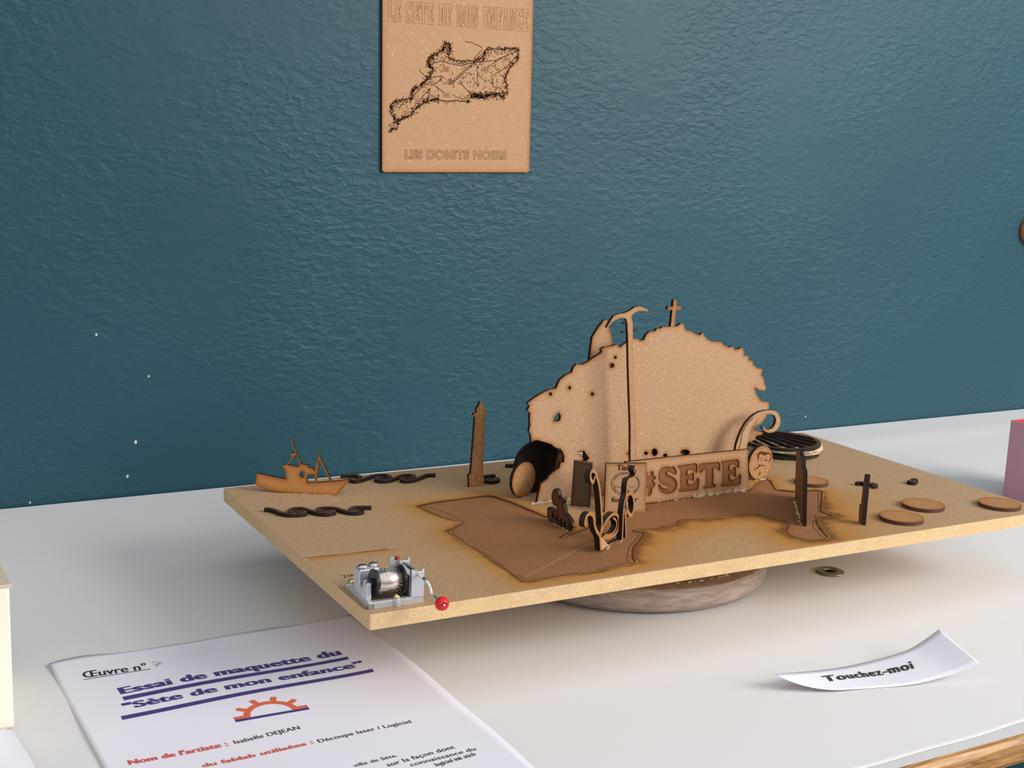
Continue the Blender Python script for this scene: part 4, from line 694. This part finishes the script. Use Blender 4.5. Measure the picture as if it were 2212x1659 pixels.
bm=bmesh.new(); tube([(32+1.05*math.cos(t*.9),4+t*.13,19+1.05*math.sin(t*.9)) for t in range(0,110)],.42,6,bm); mpart('worm_thread',bm,'steel',True,0)
bm=bmesh.new(); tube([tuple(q) for q in smoothpts([(32,-8,18.7),(32,-11.5,18.5),(32.8,-13.3,17.2),(33.9,-14.8,13.2),(34.3,-16.2,11.2),(35.2,-20,9.9),(36,-25,9.0)],5)],1.12,12,bm); cr=mpart('crank_handle',bm,'steel',True,0)
o=lathe('crank_knob',[(0,-.0042),(.0022,-.0038),(.0037,-.0022),(.0044,0),(.0038,.0021),(.0026,.0034),(.0015,.0038),(.0013,.0035),(.0013,.0028),(0,.0028)],'redplastic',mb,MW@Matrix.Translation((.036,-.0272,.0088))@Matrix.Rotation(math.radians(86),4,'X'),32)
o=lathe('knob_pin',[(0,.0002),(.0008,.0001),(.0011,-.0008)],'steel',mb,MW@Matrix.Translation((.036,-.0272,.0088))@Matrix.Rotation(math.radians(86),4,'X')@Matrix.Translation((0,0,.0038)),16)
bm=bmesh.new(); q=bmesh.ops.create_icosphere(bm,subdivisions=2,radius=1.7)
for v in q['verts']: v.co=Vector((v.co.x*1.1+27.8,v.co.y*.9+24.6,v.co.z*.75+21.9))
mpart('red_wax_dab',bm,'redwax',True,0)
# ---------------------------------------------------------------- things on the table
TX=D['text']; Zc=M_['cam'][2]
# info sheet
sh=M_['a4']; SM=Matrix.Translation((sh[0],sh[1],0))@Matrix.Rotation(sh[2],4,'Z')
info=empty('printed_info_sheet',SM,'white printed sheet headed Essai de maquette du, lying by the board corner','paper sheet')
def sheetz(x,y): # y negative toward viewer, metres
    t=max(0,1+y/.03); return .0009+.0008*t*max(0,math.sin(x*62+.6))*t+.0005*math.sin(x*40+y*25)+.0004*math.sin(y*55+1)+.0012*max(0,(x-.17)/.04)**2*max(0,min(1,(-y-.02)/.05))
vs=[];fs=[];nx,ny=70,96
for j in range(ny+1):
    for i in range(nx+1):
        x=.210*i/nx; y=-.285*j/ny; xe=x+(.004*math.sin(-y*11) if i==nx else 0); vs.append((xe,y+(.0016*math.sin(x*58+.3)+.0012*math.sin(x*95) if j==0 else 0),sheetz(x,y)))
for j in range(ny):
    for i in range(nx): a=j*(nx+1)+i; fs.append((a,a+nx+1,a+nx+2,a+1))
o=meshobj('sheet',vs,fs,'paper',info,SM,smooth=True); o.modifiers.new('solid','SOLIDIFY').thickness=-.0001
inv=SM.inverted()
def drape(o):
    me=o.data
    for v in me.vertices:
        p=v.co; v.co=Vector((p.x,p.y,sheetz(p.x,p.y)+.00022+p.z))
def ptext(s,a,b,c,m,off=0.0,spacing=1.0,name='printed_text',bold=0):
    a,b,c=[inv@Vector((q[0]/1000,q[1]/1000,0)) for q in (a,b,c)]; w=(b-a).length*1000; h=(c-a).length*1000; an=math.atan2((b-a).y,(b-a).x); h=abs((Matrix.Rotation(-an,4,'Z')@(c-a)).y)*1000
    o=textmesh(name,s,w,h,m,None,None,off=off,spacing=spacing,bold=bold)
    o.data.transform(Matrix.Translation((a.x,a.y,0))@Matrix.Rotation(an,4,'Z')); bm=bmesh.new(); bm.from_mesh(o.data); bmesh.ops.triangulate(bm,faces=bm.faces); 
    bmesh.ops.subdivide_edges(bm,edges=[e for e in bm.edges if e.calc_length()>.004],cuts=2); bm.to_mesh(o.data); bm.free(); o.parent=info; drape(o); return o
def pquad(pts,m,name):
    q=[inv@Vector((x/1000,y/1000,0)) for x,y in pts]; vs=[];fs=[];n=40
    for i in range(n+1):
        t=i/n; a=q[0].lerp(q[2],t); b=q[1].lerp(q[3],t); vs+=[(a.x,a.y,0),(b.x,b.y,0)]
    for i in range(n): fs.append((2*i,2*i+1,2*i+3,2*i+2))
    o=meshobj(name,vs,fs,m,info); o.matrix_parent_inverse=Matrix.Identity(4); drape(o); return o
ptext('Œuvre n°',*TX['oeuvre'],'ink',0,bold=.03); a,b=TX['oul']; pquad([a,(a[0],a[1]-.8),b,(b[0],b[1]-.8)],'ink','underline')
o=ptext('Essai de maquette du',*TX['essai'],'navy',.012,1.06,bold=.075); pquad(TX['bar1'],'navy','title_bar')
ptext('"Sète de mon enfance”',*TX['sete'],'navy',.012,1.06,bold=.075); pquad(TX['bar2'],'navy','title_bar')
ptext("Nom de l'artiste :",*TX['nom'],'red',.01,1.05,bold=.07); ptext('Isabelle DEJEAN',*TX['isa'],'ink',0,1.03,bold=.025)
ptext('du fablab utilisées :',*TX['fab'],'red',.01,1.05,bold=.07); ptext('Découpe laser / Logiciel',*TX['dec'],'ink',0,1.03,bold=.025)
ptext('ville de Sète.',*TX['ville'],'ink',0,1.03,bold=.025); ptext('sur la façon dont',TX['facon'][0],TX['facon'][1],TX['facon'][2],'ink',0,1.03,bold=.025)
ptext('connaissance du',*TX['conn'],'ink',0,1.03,bold=.025); ptext('logiciel ink stich',*TX['ink'],'ink',0,1.03,bold=.025)
sv=TX['seven']; o=lines('handwritten_seven',[([tuple(1000*c for c in (inv@Vector((x/1000,y/1000,0)))[:2]) for x,y in q],.55) for q in (sv[:3],sv[3:5])],'pencil',info,None,0,n=0); o.matrix_parent_inverse=Matrix.Identity(4); drape(o)
# half gear emblem
g0,g1,gt,gc=[inv@Vector((x/1000,y/1000,0)) for x,y in TX['gear']]; an=math.atan2((g1-g0).y,(g1-g0).x); R1=.0168; R0=.0128; cc=g0.lerp(g1,.5)
vs=[];fs=[]
n=36
for i in range(n+1): a=PI*i/n; vs+=[(R0*math.cos(a),R0*math.sin(a)),(R1*math.cos(a),R1*math.sin(a))]
for i in range(n): fs.append((2*i,2*i+1,2*i+3,2*i+2))
for k in range(6):
    a=PI*k/5; hw=.0019; k0=len(vs)
    for r,s in ((R1-.001,-1),(.0225,-1),(.0225,1),(R1-.001,1)): vs.append((r*math.cos(a)-s*hw*math.sin(a),r*math.sin(a)+s*hw*math.cos(a)+(.0018 if k in (0,5) else 0)))
    fs.append((k0,k0+1,k0+2,k0+3))
def tr(v): return (cc.x+v[0]*math.cos(an)-v[1]*math.sin(an),cc.y+v[0]*math.sin(an)+v[1]*math.cos(an),0)
o=meshobj('gear_emblem',[tr(v) for v in vs],fs,'orange',info); o.matrix_parent_inverse=Matrix.Identity(4); drape(o)
o=meshobj('emblem_bar',[(*tr(v)[:2],.00006) for v in ((-.0225,-.0028),(.0225,-.0028),(.0225,.0002),(-.0225,.0002))],[(0,1,2,3)],'navy',info); o.matrix_parent_inverse=Matrix.Identity(4); drape(o)
# curled paper slip
def at(p,z): return Vector((p[0]/1000*(Zc-z)/Zc,p[1]/1000*(Zc-z)/Zc,z))
S=TX['slip']; nA,nB=40,8; vs=[]; fs=[]
zt=lambda s:.0012+.0105*max(0,(.30-s)/.30)**1.6+.020*max(0,(s-.30)/.70)**1.7; zb_=lambda s:.0006+.0012*max(0,(.2-s)/.2)**2+.012*max(0,(s-.25)/.75)**1.8
tp=smoothpts([at(S[0],zt(0)),at((600,611.5),zt(.2)),at((633.4,609.3),zt(.42)),at((682,614),zt(.7)),at(S[2],zt(1))],10); bt=smoothpts([at(S[1],zb_(0)),at((612,574),zb_(.2)),at((640,568),zb_(.45)),at((675,569),zb_(.7)),at(S[3],zb_(1))],10)
nn=len(tp)
def slipp(s,t):
    i=min(int(s*(nn-1)),nn-2); f=s*(nn-1)-i; a=tp[i]*(1-f)+tp[i+1]*f; b=bt[i]*(1-f)+bt[i+1]*f; q=b*(1-t)+a*t
    if s<.25: q=q+np.array((-.0015*(1-s/.25)*4*t*(1-t),-.001*(1-s/.25)*4*t*(1-t),-.002*(1-s/.25)*4*t*(1-t)))
    return q
for i in range(nA+1):
    for j in range(nB+1): vs.append(tuple(slipp(i/nA,j/nB)))
for i in range(nA):
    for j in range(nB): a=i*(nB+1)+j; fs.append((a,a+nB+1,a+nB+2,a+1))
slip=empty('curled_paper_slip',Vector((.64,.595,0)),'small curled white paper slip printed Touchez-moi, lying on the tablecloth','paper slip')
o=meshobj('slip',vs,fs,'paper',slip,Matrix.Identity(4),smooth=True); o.modifiers.new('solid','SOLIDIFY').thickness=.0001
# text mapped onto slip: find s,t range from target points
def st_of(p):
    best=None
    for i in range(61):
        for j in range(31):
            q=slipp(i/60,j/30); k=Zc/(Zc-q[2]); d=(q[0]*k*1000-p[0])**2+(q[1]*k*1000-p[1])**2
            if best is None or d<best[0]: best=(d,i/60,j/30)
    return best[1:]
a,b,c_=[st_of(p) for p in TX['sliptext']]
o=textmesh('printed_text','Touchez-moi',1000,1000,'ink',off=.012,spacing=1.14,bold=.0)
bm=bmesh.new()
for dx in (-.006,-.002,.002,.006):
    k0=len(bm.verts); bm.from_mesh(o.data); bm.verts.ensure_lookup_table()
    for v in bm.verts[k0:]: v.co.x=v.co.x*.98+.01+dx
bmesh.ops.triangulate(bm,faces=bm.faces); bmesh.ops.subdivide_edges(bm,edges=[e for e in bm.edges if e.calc_length()>.03],cuts=2)
for v in bm.verts:
    vy=v.co.y*1.18-.06; s=a[0]+(b[0]-a[0])*v.co.x+(c_[0]-a[0])*vy; t=a[1]+(b[1]-a[1])*v.co.x+(c_[1]-a[1])*vy; v.co=Vector(slipp(min(max(s,0),.999),t))+Vector((0,-.0001,.0003))
bm.to_mesh(o.data); bm.free(); o.parent=slip; o.matrix_basis=slip.matrix_world.inverted()
# eyelet
lathe('metal_eyelet',[(.0112,.0005),(.0120,.0012),(.0112,.0018),(.0092,.0020),(.0080,.0016),(.0070,.0018),(.0060,.0024),(.0052,.0018),(.0050,.0005)],'eyelet',mw=Matrix.Translation((.748,.765,.0001)))
o=bpy.data.objects['metal_eyelet']; tag(o,'round dull metal eyelet lying on the tablecloth under the board','eyelet')
lathe('inner_hole',[(0,.0003),(.0052,.0003)],'slot',o,Matrix.Translation((.748,.765,.0001)))
# cream box
cb=empty('cream_card_box',Vector((.02,.78,0)),'cream cardboard box at the far left border','box')
bm=bmesh.new(); box(bm,-.10,.1005,.7406,.822,.0012,.0868); bevel(bmobj('carton',bm,'cream',cb,False,Matrix.Identity(4)),.0012)
bm=bmesh.new(); box(bm,-.10,.1018,.7396,.8226,.0862,.0880); bevel(bmobj('lid_flap',bm,'creamtop',cb,False,Matrix.Identity(4)),.0006)
# white curved sheet in front of box
vs=[];fs=[];S2=[(.0885,.74),(.0954,.7375),(.0985,.728),(.1003,.712),(.1022,.6886),(.103,.66),(.103,.62),(.102,.57),(.100,.53)]; S2=[(x,min(y,.737)) for x,y in S2]
S2=smoothpts(S2,4)
for i,p in enumerate(S2):
    for j in range(9): t=j/8; vs.append((p[0]-t*.19,p[1]-.01*t,.0008+.006*math.sin(t*3)*math.exp(-t*2)+.0025*(1-t)**6))
for i in range(len(S2)-1):
    for j in range(8): a=i*9+j; fs.append((a,a+1,a+10,a+9))
o=meshobj('blank_paper_sheet',vs,fs,'paper',smooth=True); o.modifiers.new('solid','SOLIDIFY').thickness=.0001; tag(o,'blank white sheet with a curved edge in the bottom left corner, before the cream box','paper sheet')
# pink open box
pk=empty('pink_paper_box',Vector((1.14,.834,0)),'open mauve paper box with a red inside at the right border','paper box')
X0,X1,Y0,Y1=1.0888,1.186,.790,.8764
for nm,(x0,x1,y0,y1) in {'side_wall':(X0,X0+.0008,Y0,Y1),'rear_wall':(X0+.0008,X1,Y1-.0008,Y1),'front_wall':(X0+.0008,X1,Y0,Y0+.0008),'far_wall':(X1,X1+.0008,Y0,Y1)}.items():
    bm=bmesh.new(); box(bm,x0,x1,y0,y1,.0012,.0826); bmobj(nm,bm,'pink',pk,False,Matrix.Identity(4))
bm=bmesh.new(); box(bm,X0+.0009,X1-.0001,Y0+.0009,Y1-.0009,.0012,.0822)
bmesh.ops.delete(bm,geom=[f for f in bm.faces if f.normal.z>.9],context='FACES'); bmobj('inner_lining',bm,'pinkin',pk,False,Matrix.Identity(4))
